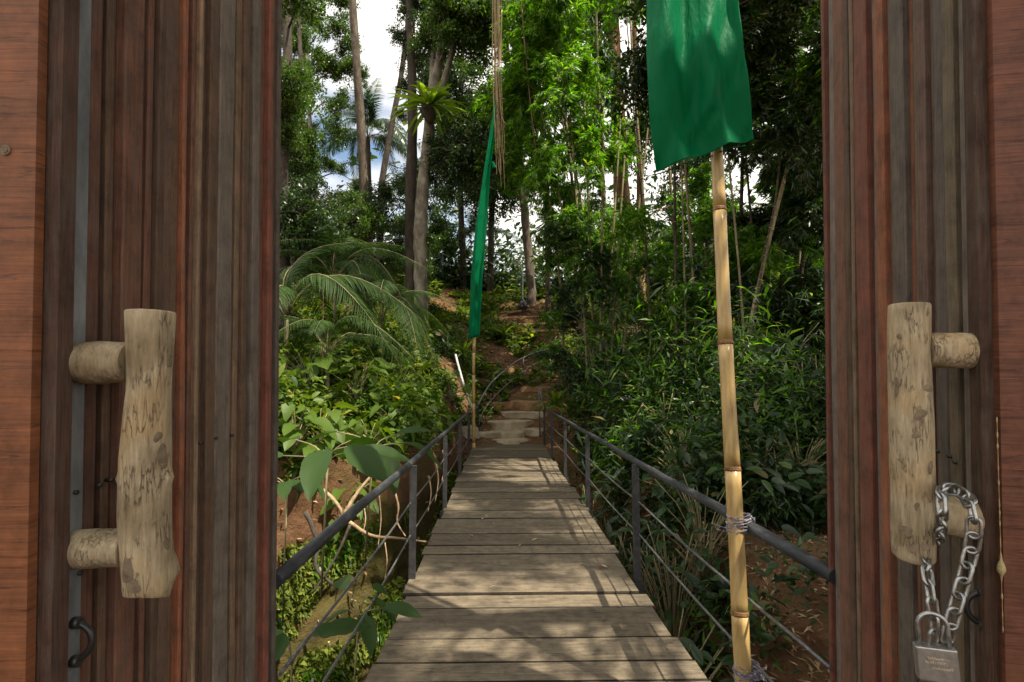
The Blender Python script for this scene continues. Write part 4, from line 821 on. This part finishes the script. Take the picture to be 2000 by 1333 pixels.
def fill(keys, n, x0, x1, y0, y1, rr, kinds, Yj=1.6, Yabs=None):
    for _ in range(n):
        for _try in range(12):
            px, py = rg.uniform(x0, x1), rg.uniform(y0, y1)
            k = min(keys, key=lambda q: abs(px - (CX + F * min(T[q].path, key=lambda p: abs(p.z - pt(px, py, T[q].P[0].y).z)).x / T[q].P[0].y)) * rg.uniform(.5, 1.6))
            Y = T[k].P[-1].y + rg.uniform(-Yj, Yj); r = rg.uniform(*rr); pr = r / Y * F
            if ok_sky(px - pr * .8, py, Y) and ok_sky(px + pr * .8, py, Y) and ok_sky(px, py + pr * .3, Y): break
        else: continue
        T[k].clump((px, py, Y), r, rg.choice(kinds))
# left of the sky wedge: small-leaved, open
fill(['T4', 'T6', 'T5'], 26, 545, 665, -60, 330, (.4, .8), ['tree'])
fill(['T5', 'T6'], 11, 560, 700, 280, 480, (.5, .9), ['tree', 'dark'])

# middle
fill(['T2', 'T3'], 26, 795, 960, -60, 330, (.7, 1.15), ['tree', 'tree', 'dark'])
fill(['T10'], 4, 770, 830, 250, 420, (.6, .9), ['dark'])
fill(['T12', 'T13'], 11, 860, 1010, 130, 470, (1.0, 1.6), ['dark', 'tree'])
fill(['T12', 'T13'], 12, 830, 990, -60, 300, (1.0, 1.7), ['dark', 'tree'])
fill(['T9', 'T11'], 9, 970, 1120, -50, 430, (.9, 1.5), ['tree', 'dark'])
fill(['T7', 'T8'], 9, 1120, 1340, -50, 470, (1.0, 1.6), ['tree', 'dark'])
fill(['T14'], 7, 1300, 1460, 0, 480, (1.0, 1.7), ['dark'])
for c_ in ((686, 130, 18.6, .62), (710, 146, 18.8, .45), (655, 50, 18.6, .75), (664, 200, 18.6, .7), (672, 92, 18.8, .55), (650, 250, 18.5, .7), (640, 120, 18.4, .8), (662, 0, 18.6, .7), (648, 320, 18.5, .6), (690, 390, 19, .6)): T['T5'].clump(c_[:3], c_[3], 'tree')
for c_ in ((800, 10, 17.4, .85), (776, 70, 17.4, .5), (805, 110, 17.8, .6), (796, 170, 17.6, .45), (782, 225, 17.6, .35)): T['T2'].clump(c_[:3], c_[3], 'dark')
# bamboo sprays
fill(['B1', 'B2', 'B4'], 44, 985, 1235, -60, 330, (.55, 1.0), ['bam'])
fill(['B3', 'B2', 'B1'], 20, 1060, 1260, 280, 520, (.5, .85), ['bam'])
fill(['B10'], 5, 1280, 1420, 320, 520, (.6, .9), ['bam'])
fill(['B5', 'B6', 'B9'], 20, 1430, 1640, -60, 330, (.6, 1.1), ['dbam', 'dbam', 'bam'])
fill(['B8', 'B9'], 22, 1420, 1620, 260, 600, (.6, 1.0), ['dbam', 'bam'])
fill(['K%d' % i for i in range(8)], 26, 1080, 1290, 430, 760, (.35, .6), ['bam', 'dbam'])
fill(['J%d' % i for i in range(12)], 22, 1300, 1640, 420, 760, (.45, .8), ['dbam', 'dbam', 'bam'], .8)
fill(['T1', 'T10'], 22, 600, 860, 350, 520, (.5, .9), ['dark', 'tree'])
fill(['T4', 'T1'], 9, 560, 760, 380, 470, (.5, .85), ['dark'], .8)
# leaf clumps added overhead for shade, gaps left for sun patches on the deck
OPEN = ((.1, 2.6), (.1, 3.8), (-.1, 8.2), (.1, 12.9))
def canopy(key, n, xr, yr, zr, rr, kinds):
    k = 0
    while k < n:
        c_ = Vector((rg.uniform(*xr), rg.uniform(*yr), rg.uniform(*zr))); r_ = rg.uniform(*rr); k += 1
        if any(math.hypot((c_ + SUN_DIR * ((c_.z + .05 * b_) / -SUN_DIR.z)).x - a_, (c_ + SUN_DIR * ((c_.z + .05 * b_) / -SUN_DIR.z)).y - b_) < .68 * r_ for a_, b_ in OPEN): continue
        T[key].clump(c_, r_, rg.choice(kinds))
canopy('O1', 20, (2.2, 6.2), (5.2, 12.5), (7.2, 9.6), (.7, 1.2), ['dark', 'dbam'])
canopy('O1', 9, (-1.8, .6), (7.5, 9.0), (9.2, 10.4), (.8, 1.2), ['dark'])
canopy('O3', 9, (3.4, 5.2), (1.3, 4.8), (8.8, 10.5), (.7, 1.0), ['dark'])
canopy('O3', 17, (5.6, 7.9), (.2, 3.2), (8, 9.5), (.9, 1.3), ['dark'])
canopy('O3', 36, (4.2, 13), (-1.5, 12), (8.8, 12), (.9, 1.6), ['dark', 'dbam'])
canopy('O2', 18, (1.3, 4.3), (-1.9, -.35), (6.2, 8.0), (.8, 1.1), ['dark'])
canopy('O2', 16, (.6, 5.0), (-3.4, -.35), (5.8, 8.4), (.9, 1.4), ['dark'])
for k in T: T[k].done()

# bird's nest fern
def nest_fern(c, rad, n=34):
    root = empty('nest_fern', c); tag(root, 'bright bird nest fern perched in the fork of the mottled tree', 'fern')
    for i in range(n):
        a = 2.4 * i + rg.uniform(-.2, .2); el = rg.uniform(.15, 1.35) if i % 4 else rg.uniform(-.3, .2); L = rad * rg.uniform(.55, 1.1)
        d = Vector((math.cos(a) * math.cos(el), math.sin(a) * math.cos(el), math.sin(el))); s = d.cross(Vector((0, 0, 1))).normalized(); m = MB(); K = 7; w_ = rg.uniform(.045, .08)
        for k in range(K + 1):
            t = k / K; p = d * (.08 + L * t) + Vector((0, 0, -(.25 + .45 * ((i * 7) % 5) / 5) * L * t * t)); ww = w_ * (.35 + 1.1 * math.sin(math.pi * min(1, t * .9 + .08)) * .6 + .0) * (1 if k < K else .1)
            f = .3 * ww; m.v += [tuple(p - s * ww + Vector((0, 0, f))), tuple(p), tuple(p + s * ww + Vector((0, 0, f)))]
        for k in range(K):
            for q in (0, 1): m.f.append((k * 3 + q, k * 3 + q + 1, k * 3 + q + 4, k * 3 + q + 3)); m.sm.append(True)
        m.build('frond', M['leaf_fern'], root)
    m = MB(); m.tube([(0, 0, .12), (0, 0, -.05), (.03, 0, -.3), (0, 0, -.5)], [.10, .26, .20, .05], 12, .5); m.build('root_ball', M['bark_dark'], root)
nest_fern(pt(838, 210, 16.0), 1.35, 64)
def small_fern(px, py, Y, rad, label, n=22):
    c = pt(px, py, Y); root = empty('strap_leaf_plant', c); tag(root, label, 'plant', 'strap-leaved plants on the far bank')
    k = n; a = RNG.uniform(0, 6.28, k); el = RNG.uniform(.1, 1.3, k); D = np.stack([np.cos(a) * np.cos(el), np.sin(a) * np.cos(el), np.sin(el)], 1)
    L = RNG.uniform(.7, 1.1, k) * rad; link('leaf_blades', leaf_mesh('leaf_blades', *leaves(np.zeros((k, 3)), D, np.tile([0, 0, 1.0], (k, 1)), L, L * .06 + .006, .45, 'strap'), M['leaf_fern']), root)

# hanging aerial roots
vr = empty('hanging_roots', pt(972, -60, 11.4)); tag(vr, 'bundle of straw-coloured aerial roots hanging down from the top of the picture', 'hanging roots')
for i in range(17):
    ox = rg.gauss(0, 5.5); e = rg.uniform(180, 400); P = [pt(968 + ox * .8, -120, 11.4), pt(970 + ox, 60, 11.4), pt(971 + ox * .9 + rg.uniform(-2, 2), 180, 11.4 + rg.uniform(-.1, .1))]
    if e > 240: P.append(pt(976 + ox * .8 + rg.uniform(-3, 3), e - 20, 11.4))
    P.append(pt(978 + ox * .9 + rg.uniform(-4, 6), e, 11.4)); q = smooth_path(P, 6); m = MB(); r_ = rg.uniform(.006, .013)
    m.tube([p - vr.location for p in q], [r_ * (1 - .6 * k / len(q)) for k in range(len(q))], 5); m.build('root_strand', M['vine'], vr)
for px0, px1, py1, Y, lab in ((1012, 1050, 330, 14, 'thin liana slanting down just right of the aerial roots'), (632, 626, 850, 8.5, 'thin hanging cord with a knot in front of the left palms'), (1052, 1110, 300, 14.5, 'thin liana crossing the bright bamboo leaves')):
    a = pt(px0, -80 if Y > 9 else 560, Y); b = pt(px1, py1, Y); o = empty('hanging_vine', a); tag(o, lab, 'vine'); m = MB(); mid = (a + b) / 2 + Vector((rg.uniform(-.1, .1), 0, 0))
    m.tube([p - a for p in smooth_path([a, mid, b], 8)], .022 if Y > 9 else .007, 6, .4)
    if Y < 9: m.tube([pt(628, 682 + k * 4, Y) - a for k in range(4)], [.012, .03, .028, .01], 8, .5)
    m.build('stem', M['vine'], o)

# ------------------------------------------------------------------ palms
def frond_mesh(name, L, n, leaflet, arch, mat, w_=.016, hang=.4):
    V, Fs = [], []; Pn = []; Dn = []; Nn = []; Ln = []
    def rach(t): return Vector((L * (t - .22 * arch * t * t), 0, L * (arch * .75 * t - arch * 1.15 * t * t)))
    m = MB(); K = 14; m.tube([rach(i / K) for i in range(K + 1)], [.016 * (1 - .8 * i / K) for i in range(K + 1)], 5)
    for i in range(n):
        t = .16 + .84 * i / (n - 1); p = rach(t); d = (rach(min(1, t + .02)) - rach(t - .02)).normalized(); up = Vector((0, 1, 0)).cross(d); up = -up if up.z < 0 else up
        for sd in (-1, 1):
            dd = d * (.55 + .5 * t) + Vector((0, sd, 0)) + up * .12 + Vector((0, 0, -hang * .5)); Pn.append(p); Dn.append(dd); Nn.append(up + Vector((0, rg.uniform(-.3, .3), 0)))
            Ln.append(leaflet * (math.sin(math.pi * (.12 + .80 * t)) ** .6) * rg.uniform(.88, 1.05))
    Ln = np.array(Ln); v, f = leaves(np.array(Pn), np.array(Dn), np.array(Nn), Ln, np.full(len(Ln), w_), hang, 'strap')
    me = leaf_mesh(name, v, f, mat); return m.mesh('rachis', M['culm']), me
AREC = [frond_mesh('leaflets', 2.7, 62, .50, a, M['leaf_palm'], .0095, .38) for a in (1.0, 1.4)]
COCO = [frond_mesh('leaflets', 3.6, 60, .85, a, M['leaf_coco'], .020, .42) for a in (.7, 1.1)]
def palm(name, label, c, fr, n, sc, elr, mat='culm', trunk=None, aim=None, spread=math.pi, group=None):
    root = empty(name, c); tag(root, label, 'palm', group)
    for i in range(n):
        me = fr[i % len(fr)]; a = (2.4 * i + rg.uniform(-.25, .25)) if aim is None else aim + rg.uniform(-spread, spread); el = rg.uniform(*elr)
        s = sc * rg.uniform(.8, 1.1); rot = (Euler((rg.uniform(-.3, .3), -el, a)))
        f = empty('frond'); f.parent = root; f.rotation_euler = rot; f.scale = (s, s, s)
        link('rachis', me[0], f); link('leaflets', me[1], f)
    if trunk: m = MB(); m.tube([p - c for p in smooth_path(trunk, 5)], .11 if sc > 1 or 'coco' in name else .035, 8, .1); m.build('trunk', M[mat], root)
cc = pt(718, 270, 22.5); palm('coconut_palm', 'coconut palm with feathery fronds silhouetted in the left sky gap', cc, COCO, 17, .80, (-.2, 1.2), 'bark_dark', [cc, pt(722, 400, 22.5), pt(726, 560, 22.5)])
cc = pt(560, 620, 9.0); palm('areca_palm', 'shaded palm with arching fronds beside the edge of the left gate leaf', cc, AREC, 13, .9, (.1, 1.2), 'culm', [cc, Vector((cc.x, cc.y, H(cc.x, cc.y) - .2))])
cc = pt(655, 560, 11.5); palm('areca_palm', 'dark palm whose fronds arch across the left middle of the forest', cc, AREC, 15, .85, (.1, 1.2), 'culm', [cc, Vector((cc.x, cc.y, H(cc.x, cc.y) - .2))])
cc = pt(745, 630, 10.8); palm('areca_palm', 'palm with long drooping fronds reaching toward the mottled trunk foot', cc, AREC, 13, .8, (0, .9), 'culm', [cc, Vector((cc.x, cc.y, H(cc.x, cc.y) - .2))])
cc = pt(640, 690, 8.6); palm('areca_palm', 'low palm clump above the sunlit heart-shaped leaves', cc, AREC, 10, .62, (0, .8), 'culm', [cc, Vector((cc.x, cc.y, H(cc.x, cc.y) - .2))])
cc = pt(930, 470, 26); palm('coconut_palm', 'distant palm with blue sky between its fronds behind the narrow flag', cc, COCO, 10, .62, (0, 1.2), 'bark_dark', [cc, pt(930, 560, 26)])
cc = pt(1580, 420, 17); palm('coconut_palm', 'bright distant palm in the sky gap beside the right gate leaf', cc, COCO, 9, .5, (0, 1.2), 'bark_dark', [cc, pt(1580, 560, 17)])

# ------------------------------------------------------------------ undergrowth
def heightN(x, y): return np.array([H(a, b) for a, b in zip(x, y)])
def scatter(name, label, region, n, per, Lr, wr, mat, hgt, shape='quad', spread=.5, fine_kind='stuff', droop=.25, keep=None, cat='undergrowth', clumpy=.35):
    """plants in bulk: stems with leaves fanning round them"""
    X, Y = [], []
    while len(X) < n:
        x, y = region()
        if keep and not keep(x, y): continue
        if noise.noise(Vector((x * .9, y * .9, 7.7 + len(name)))) < -clumpy + rg.uniform(-.3, .3) * .5: continue
        X.append(x); Y.append(y)
    X = np.array(X); Y = np.array(Y); Z = heightN(X, Y); h = RNG.uniform(hgt[0], hgt[1], n) * np.array([max(.25, .95 + 1.7 * noise.noise(Vector((a * .8, b * .8, 4.4)))) for a, b in zip(X, Y)])
    P = np.repeat(np.stack([X, Y, Z], 1), per, 0); f = RNG.random(n * per) ** .6
    P[:, 2] += f * np.repeat(h, per); P[:, :2] += RNG.normal(size=(n * per, 2)) * spread * np.repeat(h, per)[:, None] * .35
    D = rand_dir(n * per, .25); D[:, 2] *= .6; N = RNG.normal(size=P.shape) * .35 + np.array([0, -.15, 1.0]); L = RNG.uniform(*Lr, n * per) * np.repeat(RNG.uniform(.55, 1.7, n), per)
    me = leaf_mesh(name, *leaves(P, D, N, L, L * wr, droop, shape), M[mat]); o = link(name, me); tag(o, label, cat, kind=fine_kind); return o
def off_path(x, y):
    if -.9 < x < 1.15 and y < 13.4: return y < 12 and H(x, y) < -1.4
    if 13.4 <= y < 15.8: return not (-.55 + (y - 14) * .3 < x < .75 + (y - 14) * .35)
    return True
def reg(x0, x1, y0, y1, edge=None):
    def f():
        while True:
            y = rg.uniform(y0, y1); x = rg.uniform(x0, x1)
            if -.46 * y - .8 < x < .62 * y + .8 and (edge is None or edge(x, y)): return x, y
    return f
topL = lambda x, y: H(x, y) > -.35
scatter('left_undergrowth', 'mixed green leafy undergrowth covering the left bank top', reg(-7, -.7, 5.9, 14, topL), 1500, 22, (.07, .15), .24, 'leaf_broad', (.15, .7), 'leaf', keep=off_path)
scatter('left_fern_cover', 'feathery bright ferny ground cover on the left bank', reg(-6, -.8, 6.2, 12, topL), 700, 34, (.06, .16), .10, 'leaf_bamboo', (.1, .5), 'quad', keep=off_path)
scatter('far_undergrowth', 'patchy green undergrowth on the far slope', reg(-9, 13, 13, 24), 3800, 16, (.09, .24), .18, 'leaf_broad', (.1, .5), 'quad', keep=lambda x, y: off_path(x, y) and noise.noise(Vector((x * .6, y * .6, 2))) > -.12)
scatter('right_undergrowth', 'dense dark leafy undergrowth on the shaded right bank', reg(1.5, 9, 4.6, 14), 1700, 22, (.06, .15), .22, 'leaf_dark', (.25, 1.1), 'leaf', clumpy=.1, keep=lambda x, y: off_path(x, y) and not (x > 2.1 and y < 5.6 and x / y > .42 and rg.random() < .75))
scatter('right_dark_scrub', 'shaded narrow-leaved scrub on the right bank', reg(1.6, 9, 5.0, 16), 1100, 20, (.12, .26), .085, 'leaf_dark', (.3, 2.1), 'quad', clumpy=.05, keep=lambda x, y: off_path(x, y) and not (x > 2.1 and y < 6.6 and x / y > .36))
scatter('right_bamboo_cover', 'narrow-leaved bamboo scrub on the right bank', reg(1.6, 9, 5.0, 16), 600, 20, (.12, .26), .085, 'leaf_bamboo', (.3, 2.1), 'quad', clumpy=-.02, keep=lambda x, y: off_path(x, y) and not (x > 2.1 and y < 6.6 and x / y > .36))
scatter('ridge_hedge', 'dark bushy band of foliage along the ridge', reg(-12, 15, 24.5, 29), 1250, 34, (.16, .34), .24, 'leaf_dark', (.8, 2.2), 'quad', spread=1.2)
scatter('far_wood', 'far-off mass of jungle foliage beyond the ridge', reg(-20, 26, 36, 50), 380, 34, (.35, .7), .26, 'leaf_dark', (3, 9), 'quad', spread=.8, clumpy=.2)
# litter
def litter(name, label, region, n, keep=None, Lr=(.05, .14), wr=.2):
    X, Y = [], []
    while len(X) < n:
        x, y = region()
        if keep and not keep(x, y): continue
        X.append(x); Y.append(y)
    X = np.array(X); Y = np.array(Y); Z = heightN(X, Y) + .012; P = np.stack([X, Y, Z], 1); D = rand_dir(n); D[:, 2] *= .15
    N = RNG.normal(size=P.shape) * .25 + np.array([0, 0, 1.0]); L = RNG.uniform(*Lr, n); o = link(name, leaf_mesh(name, *leaves(P, D, N, L, L * wr, .1, 'quad'), M['litter'])); tag(o, label, 'leaf litter', kind='stuff')
litter('bamboo_litter', 'fallen dry bamboo leaves on the right bank', reg(1.2, 6, 3.2, 12), 16000, None, (.05, .16), .09)
litter('far_litter', 'dry fallen leaves over the far slope', reg(-6, 8, 12.6, 24), 16000, lambda x, y: not (-.9 < x < 1.2 and y < 16) or rg.random() < .12, (.06, .18), .22)
litter('left_litter', 'dry leaves and debris on the left bank edge', reg(-5, -.6, 6, 13.5), 5000, None, (.04, .12), .18)
# moss and hanging growth on the cliff
def cliff_growth(name, label, n, xr, zr, Lr, wr, mat, dens):
    P, N = [], []
    while len(P) < n:
        x = rg.uniform(*xr); py_, pz_ = profile(x); t = rg.uniform(0, 1); y = py_[3] + (py_[4] - py_[3]) * t + (rg.uniform(-1.2, .0) if rg.random() < .3 else 0); z = H(x, y)
        if not zr[0] < z < zr[1] or noise.noise(Vector((x * 1.1, y * 1.1, z * 1.1 + 4))) < dens: continue
        e = .05; nn = Vector((-(H(x + e, y) - H(x - e, y)) / (2 * e), -(H(x, y + e) - z) / e, 1)).normalized(); P.append((x, y, z)); N.append(nn)
    P = np.array(P); N = np.array(N); D = N * .6 + RNG.normal(size=P.shape) * .5 + np.array([0, 0, -.35]); L = RNG.uniform(*Lr, len(P))
    o = link(name, leaf_mesh(name, *leaves(P, D, N + RNG.normal(size=P.shape) * .4, L, L * wr, .4, 'quad'), M[mat])); tag(o, label, 'moss', kind='stuff')
cliff_growth('cliff_moss', 'yellow-green moss and creeping growth on the lower cliff', 36000, (-4.5, -.2), (-3.4, -.85), (.05, .12), .26, 'leaf_moss', -.10)
cliff_growth('cliff_ferns', 'small ferny growth hanging on the mossy cliff', 9000, (-3.4, .2), (-3.2, -.9), (.08, .18), .14, 'leaf_bamboo', .12)

# roots over the cliff, built from where they show
RGp = 'pale roots hanging on the earth cliff'
def root_thing(label, ps, r0, mat='root'):
    q = [pt(*p) for p in ps]; o = empty('root', q[0]); tag(o, label, 'root', RGp); q2 = smooth_path(q, 7); m = MB(); m.tube([p - q[0] for p in q2], [r0 * (1 - .5 * i / len(q2)) for i in range(len(q2))], 7, .3); m.build('root_stem', M[mat], o)
root_thing('pale root bending down to the left rail at the orange cliff', [(598, 938, 6.3), (640, 965, 6.2), (662, 990, 6.1), (668, 1008, 6.1)], .026)
root_thing('pale straight root slanting up right across the orange cliff', [(672, 1005, 6.3), (700, 960, 6.4), (730, 925, 6.5)], .026)
root_thing('long pale root running right beneath the left handrail', [(682, 1020, 6.1), (725, 1046, 6.1), (780, 1052, 6.2), (838, 1060, 6.5)], .022)
root_thing('thin dangling root forked near the left rail post', [(768, 950, 6.6), (778, 990, 6.6), (776, 1020, 6.6), (792, 1048, 6.5)], .014)
root_thing('dark curved vine stem in front of the purple stone', [(597, 1000, 6.0), (620, 1060, 6.0), (618, 1110, 5.9), (660, 1150, 5.9)], .03, 'bark_dark')
root_thing('dark slanting vine stem over the mossy cliff', [(684, 1026, 6.0), (655, 1090, 5.9), (610, 1160, 5.8)], .018, 'bark_dark')
for i, (px, py, L_) in enumerate(((838, 930, 70), (852, 900, 80), (740, 960, 110), (752, 1060, 80), (710, 985, 60), (865, 880, 60))):
    root_thing(['thin root dangling between the first two left posts, longest', 'thin root dangling high beside the second left post', 'thin root hanging from the cliff lip', 'thin root hanging over moss below the left handrail', 'short thin root on the orange cliff face', 'short root fringe near the third left post'][i],
               [(px, py, 7.2 - i * .1), (px + 4, py + L_ / 2, 7.1 - i * .1), (px - 2, py + L_, 7.0 - i * .1)], .009)

# ------------------------------------------------------------------ single plants one can pick out
def big_leaf(L, W_, droop, cup, K=9, heart=False):
    m = MB()
    for k in range(K + 1):
        t = k / K; prof = math.sin(math.pi * (t * .93 + .05)) ** .8 if not heart else (1.05 * (1 - t) ** .75 * (1 - .15 * (1 - t)) * min(1, .45 + t * 5))
        x = L * t; z = -droop * L * t * t
        for u in (-1, -.5, 0, .5, 1): 
            m.v.append((x - (heart and (abs(u) * .22 * L * (1 - t) ** 3) or 0), u * W_ * prof * (1 + .05 * math.sin(k * 2.2)), z + cup * W_ * abs(u) ** 1.3 * prof + .012 * math.sin(k * 2 + u * 3) * L))
    for k in range(K):
        for q in range(4): m.f.append((k * 5 + q, k * 5 + q + 1, k * 5 + q + 6, k * 5 + q + 5)); m.sm.append(True)
    return m
DL = [big_leaf(.36, .075, .35, .35).mesh('leaf', M['leaf_big']), big_leaf(.32, .085, .2, .25).mesh('leaf', M['leaf_big'])]
BL = [big_leaf(.34, .085, .35, .35).mesh('leaf', M['leaf_broad']), big_leaf(.30, .10, .2, .25).mesh('leaf', M['leaf_broad'])]
HL = [big_leaf(.26, .125, .45, .18, 9, True).mesh('leaf', M['leaf_broad']), big_leaf(.24, .12, .3, .2, 9, True).mesh('leaf', M['leaf_broad'])]
SL_ = [big_leaf(.15, .036, .3, .3, 6).mesh('leaf', M['leaf_dark']), big_leaf(.13, .034, .2, .3, 6).mesh('leaf', M['leaf_dark'])]
def plant(name, label, c, meshes, n, hgt, spread, scale, elr=(-.4, .5), group=None, foot=None, mul=1.0):
    root = empty(name, c); tag(root, label, 'plant', group); st_ = MB()
    for i in range(int(n * mul)):
        a = 2.4 * i + rg.uniform(-.4, .4); r = spread * rg.uniform(.25, 1); p = Vector((math.cos(a) * r, math.sin(a) * r * .7, hgt * rg.uniform(.25, 1)))
        st_.tube(smooth_path([Vector((0, 0, 0)), Vector((p.x * .35, p.y * .35, p.z * .7)), p], 3), .005 * scale, 5)
        link('leaf', meshes[i % len(meshes)], root, p, (rg.uniform(-.5, .5), -rg.uniform(*elr), a + rg.uniform(-.5, .5)), scale * rg.uniform(.7, 1.15))
    if foot: st_.tube([(0, 0, 0), tuple(foot)], .008 * scale, 5)
    st_.build('stems', M['culm'], root)
def ground_at(px, Y): p = pt(px, 700, Y); return Vector((p.x, Y, H(p.x, Y)))
LG = 'heart-leaved plants on the left bank'
for px, Y, n, h, s, lab in ((580, 6.9, 12, .75, 1.15, 'heart-leaved plant nearest the left gate leaf'), (625, 7.4, 12, .7, 1.1, 'heart-leaved plant beside the thin hanging cord'), (672, 7.2, 11, .6, 1.0, 'heart-leaved plant with tall stems right of the hanging cord'),
                            (722, 7.6, 12, .6, .95, 'sunlit heart-leaved plant at the middle of the left bank'), (770, 8.2, 12, .7, 1.0, 'glossy pale heart-leaved plant near the rail end'), (815, 9.0, 10, .6, .9, 'small heart-leaved plant above the second left rail post'), (850, 10.5, 10, .55, .8, 'last heart-leaved plant before the narrow flag pole')):
    plant('heart_leaf_plant', lab, ground_at(px, Y), HL, n, h, .42, s, (-.9, .1), LG, mul=1.9)
for px, Y, n, h, s, lab in ((600, 8.8, 16, 1.2, 1.3, 'tall broad-leaved plant under the low palm clump'), (700, 8.6, 16, 1.0, 1.1, 'broad-leaved plant in sunlight below the drooping palm fronds'), (780, 10, 16, 1.0, 1.1, 'broad-leaved plant at the foot of the mottled trunk'), (880, 12.8, 12, .8, .9, 'bright broad-leaved plant left of the slim flag pole')):
    plant('broad_leaf_plant', lab, ground_at(px, Y), BL, n, h, .5, s, (-.6, .6), 'broad-leaved plants on the left bank', mul=1.7)
# big shaded leaves close to the camera on the left
for c, n, s, lab in ((pt(640, 905, 4.4), 7, 1.25, 'large dark glossy leaves over the orange cliff beside the left gate leaf'), (pt(728, 880, 4.9), 5, 1.2, 'large drooping leaves just above the left handrail'), (pt(700, 1215, 2.9), 6, .62, 'leafy sprig poking up beside the left deck edge'),
                     (pt(570, 1300, 2.5), 5, .6, 'dark leaves at the bottom beside the left gate leaf'), (pt(560, 960, 4.3), 6, .9, 'dark oval leaves touching the edge of the left gate leaf')):
    plant('large_leaf_plant', lab, c, DL, n, .18, .30 * s, s, (-.5, .25), 'large-leaved sprays hanging near the left rail', foot=(-.15, .3, -1.2))
RG2 = 'dark shrubs along the right railing'
for px, Y, h, lab in ((1150, 8.5, .9, 'dark shrub beside the third right rail post'), (1200, 7.2, 1.0, 'dark shrub between the second and third right rail posts'), (1250, 6.4, 1.0, 'dark shrub just right of the nearest tall rail post'), (1310, 5.8, 1.1, 'dark shrub behind the middle of the near right handrail'),
                      (1370, 6.0, 1.1, 'dark shrub left of the thick bamboo pole at rail height'), (1330, 7.6, 1.2, 'taller dark shrub above the right handrail'), (1480, 7.0, 1.1, 'dark shrub right of the thick bamboo pole above the tie'), (1560, 6.6, 1.1, 'dark shrub beside the right gate leaf above the handrail'), (1290, 4.6, .9, 'low dark shrub under the right rail wires')):
    g = ground_at(px, Y); plant('leafy_shrub', lab, g, SL_, 70, h + max(0, -.7 - g.z) * .6, .55, 1.15, (-.5, .6), RG2)
small_fern(1085, 790, 12.9, .62, 'bright grassy tuft spilling over the right end rail', 60)
small_fern(1040, 665, 19.4, .8, 'sunlit strap-leaved plant on the slope below the curved lamp', 30)
small_fern(1085, 655, 19.8, .7, 'sunlit strap-leaved plant beside the worn earth treads', 30)
small_fern(905, 692, 12.6, .5, 'bright strap-leaved tuft just left of the slim flag pole', 26)
small_fern(985, 655, 19, .7, 'sunlit strap-leaved plant left of the slope treads', 26)

for i, (px, Y, r, kd) in enumerate(((1230, 9.5, .55, 'bam'), (1300, 9.0, .6, 'dbam'), (1360, 8.4, .6, 'bam'), (1420, 9.6, .7, 'dbam'), (1500, 8.6, .65, 'dbam'), (1580, 8.0, .6, 'dbam'), (1470, 10.5, .8, 'bam'), (1560, 10, .8, 'dbam'), (1340, 11, .8, 'dbam'), (1260, 12, .7, 'bam'), (1190, 11, .5, 'dbam'), (1520, 6.4, .45, 'dbam'), (1400, 7.0, .5, 'dbam'), (1600, 12, .9, 'dbam'))):
    g = ground_at(px, Y); root = empty('bamboo_shrub', g); tag(root, 'bushy bamboo shrub with narrow drooping leaves in the shaded right thicket', 'shrub', 'bamboo shrubs of the shaded thicket')
    link('leaf_spray', CL[kd + str(i % 2)], root, (0, 0, r * .8), (rg.uniform(-.2, .2), 0, rg.uniform(0, 6.28)), (r, r, r * 1.3)); m = MB()
    for k in range(5): m.tube(smooth_path([(0, 0, -.1), (rg.uniform(-.2, .2) * r, rg.uniform(-.2, .2) * r, r), (rg.uniform(-.8, .8) * r, rg.uniform(-.5, .5) * r, r * rg.uniform(1.3, 2.1))], 4), .008, 5)
    m.build('stems', M['culm'], root)

for i, (px, Y, r, kd, lab) in enumerate(((1120, 13.6, .42, 'bam', 'bushy bamboo tuft right of the stone steps'), (1180, 13.0, .5, 'bam', 'bamboo bush spreading above the right end rail'), (905, 15.5, .45, 'bam', 'bamboo bush left of the stair railing'), (1075, 18.2, .5, 'bam', 'bamboo bush above the bend of the steps'), (870, 15, .5, 'dbam', 'dark bamboo bush behind the pale end pipe'), (960, 19.5, .5, 'bam', 'bamboo bush on the slope between the two flags'))):
    g = ground_at(px, Y); root = empty('bamboo_shrub', g); tag(root, lab, 'shrub', 'bamboo bushes by the far steps')
    link('leaf_spray', CL[kd + str(i % 2)], root, (0, 0, r * .8), (rg.uniform(-.2, .2), 0, rg.uniform(0, 6.28)), (r, r, r * 1.2)); m = MB()
    for k in range(5): m.tube(smooth_path([(0, 0, -.1), (rg.uniform(-.2, .2) * r, rg.uniform(-.2, .2) * r, r), (rg.uniform(-.8, .8) * r, rg.uniform(-.5, .5) * r, r * rg.uniform(1.2, 1.7))], 4), .008, 5)
    m.build('stems', M['culm'], root)

tk = [o for o in C.objects if o.get('group') == 'bamboo shrubs of the shaded thicket']; ordinal(tk, 'bushy bamboo shrubs with drooping leaves in the right thicket')
for r in tk: r['label'] = r['label'].replace('most bushy', 'most of the bushy')

# a few fallen leaves on the deck
n_ = 46; lx = RNG.uniform(-.62, .95, n_); ly = RNG.uniform(1.9, 12.6, n_); Pd = np.array([tuple(BM @ Vector((a, b, .009))) for a, b in zip(lx, ly)]); Dd = rand_dir(n_); Dd[:, 2] *= .08; Ld = RNG.uniform(.04, .09, n_)
o = link('deck_litter', leaf_mesh('deck_litter', *leaves(Pd, Dd, RNG.normal(size=Pd.shape) * .12 + np.array([0, 0, 1.0]), Ld, Ld * .17, .04, 'quad'), M['litter'])); tag(o, 'small dry leaves fallen on the bridge planks', 'leaf litter', kind='stuff')
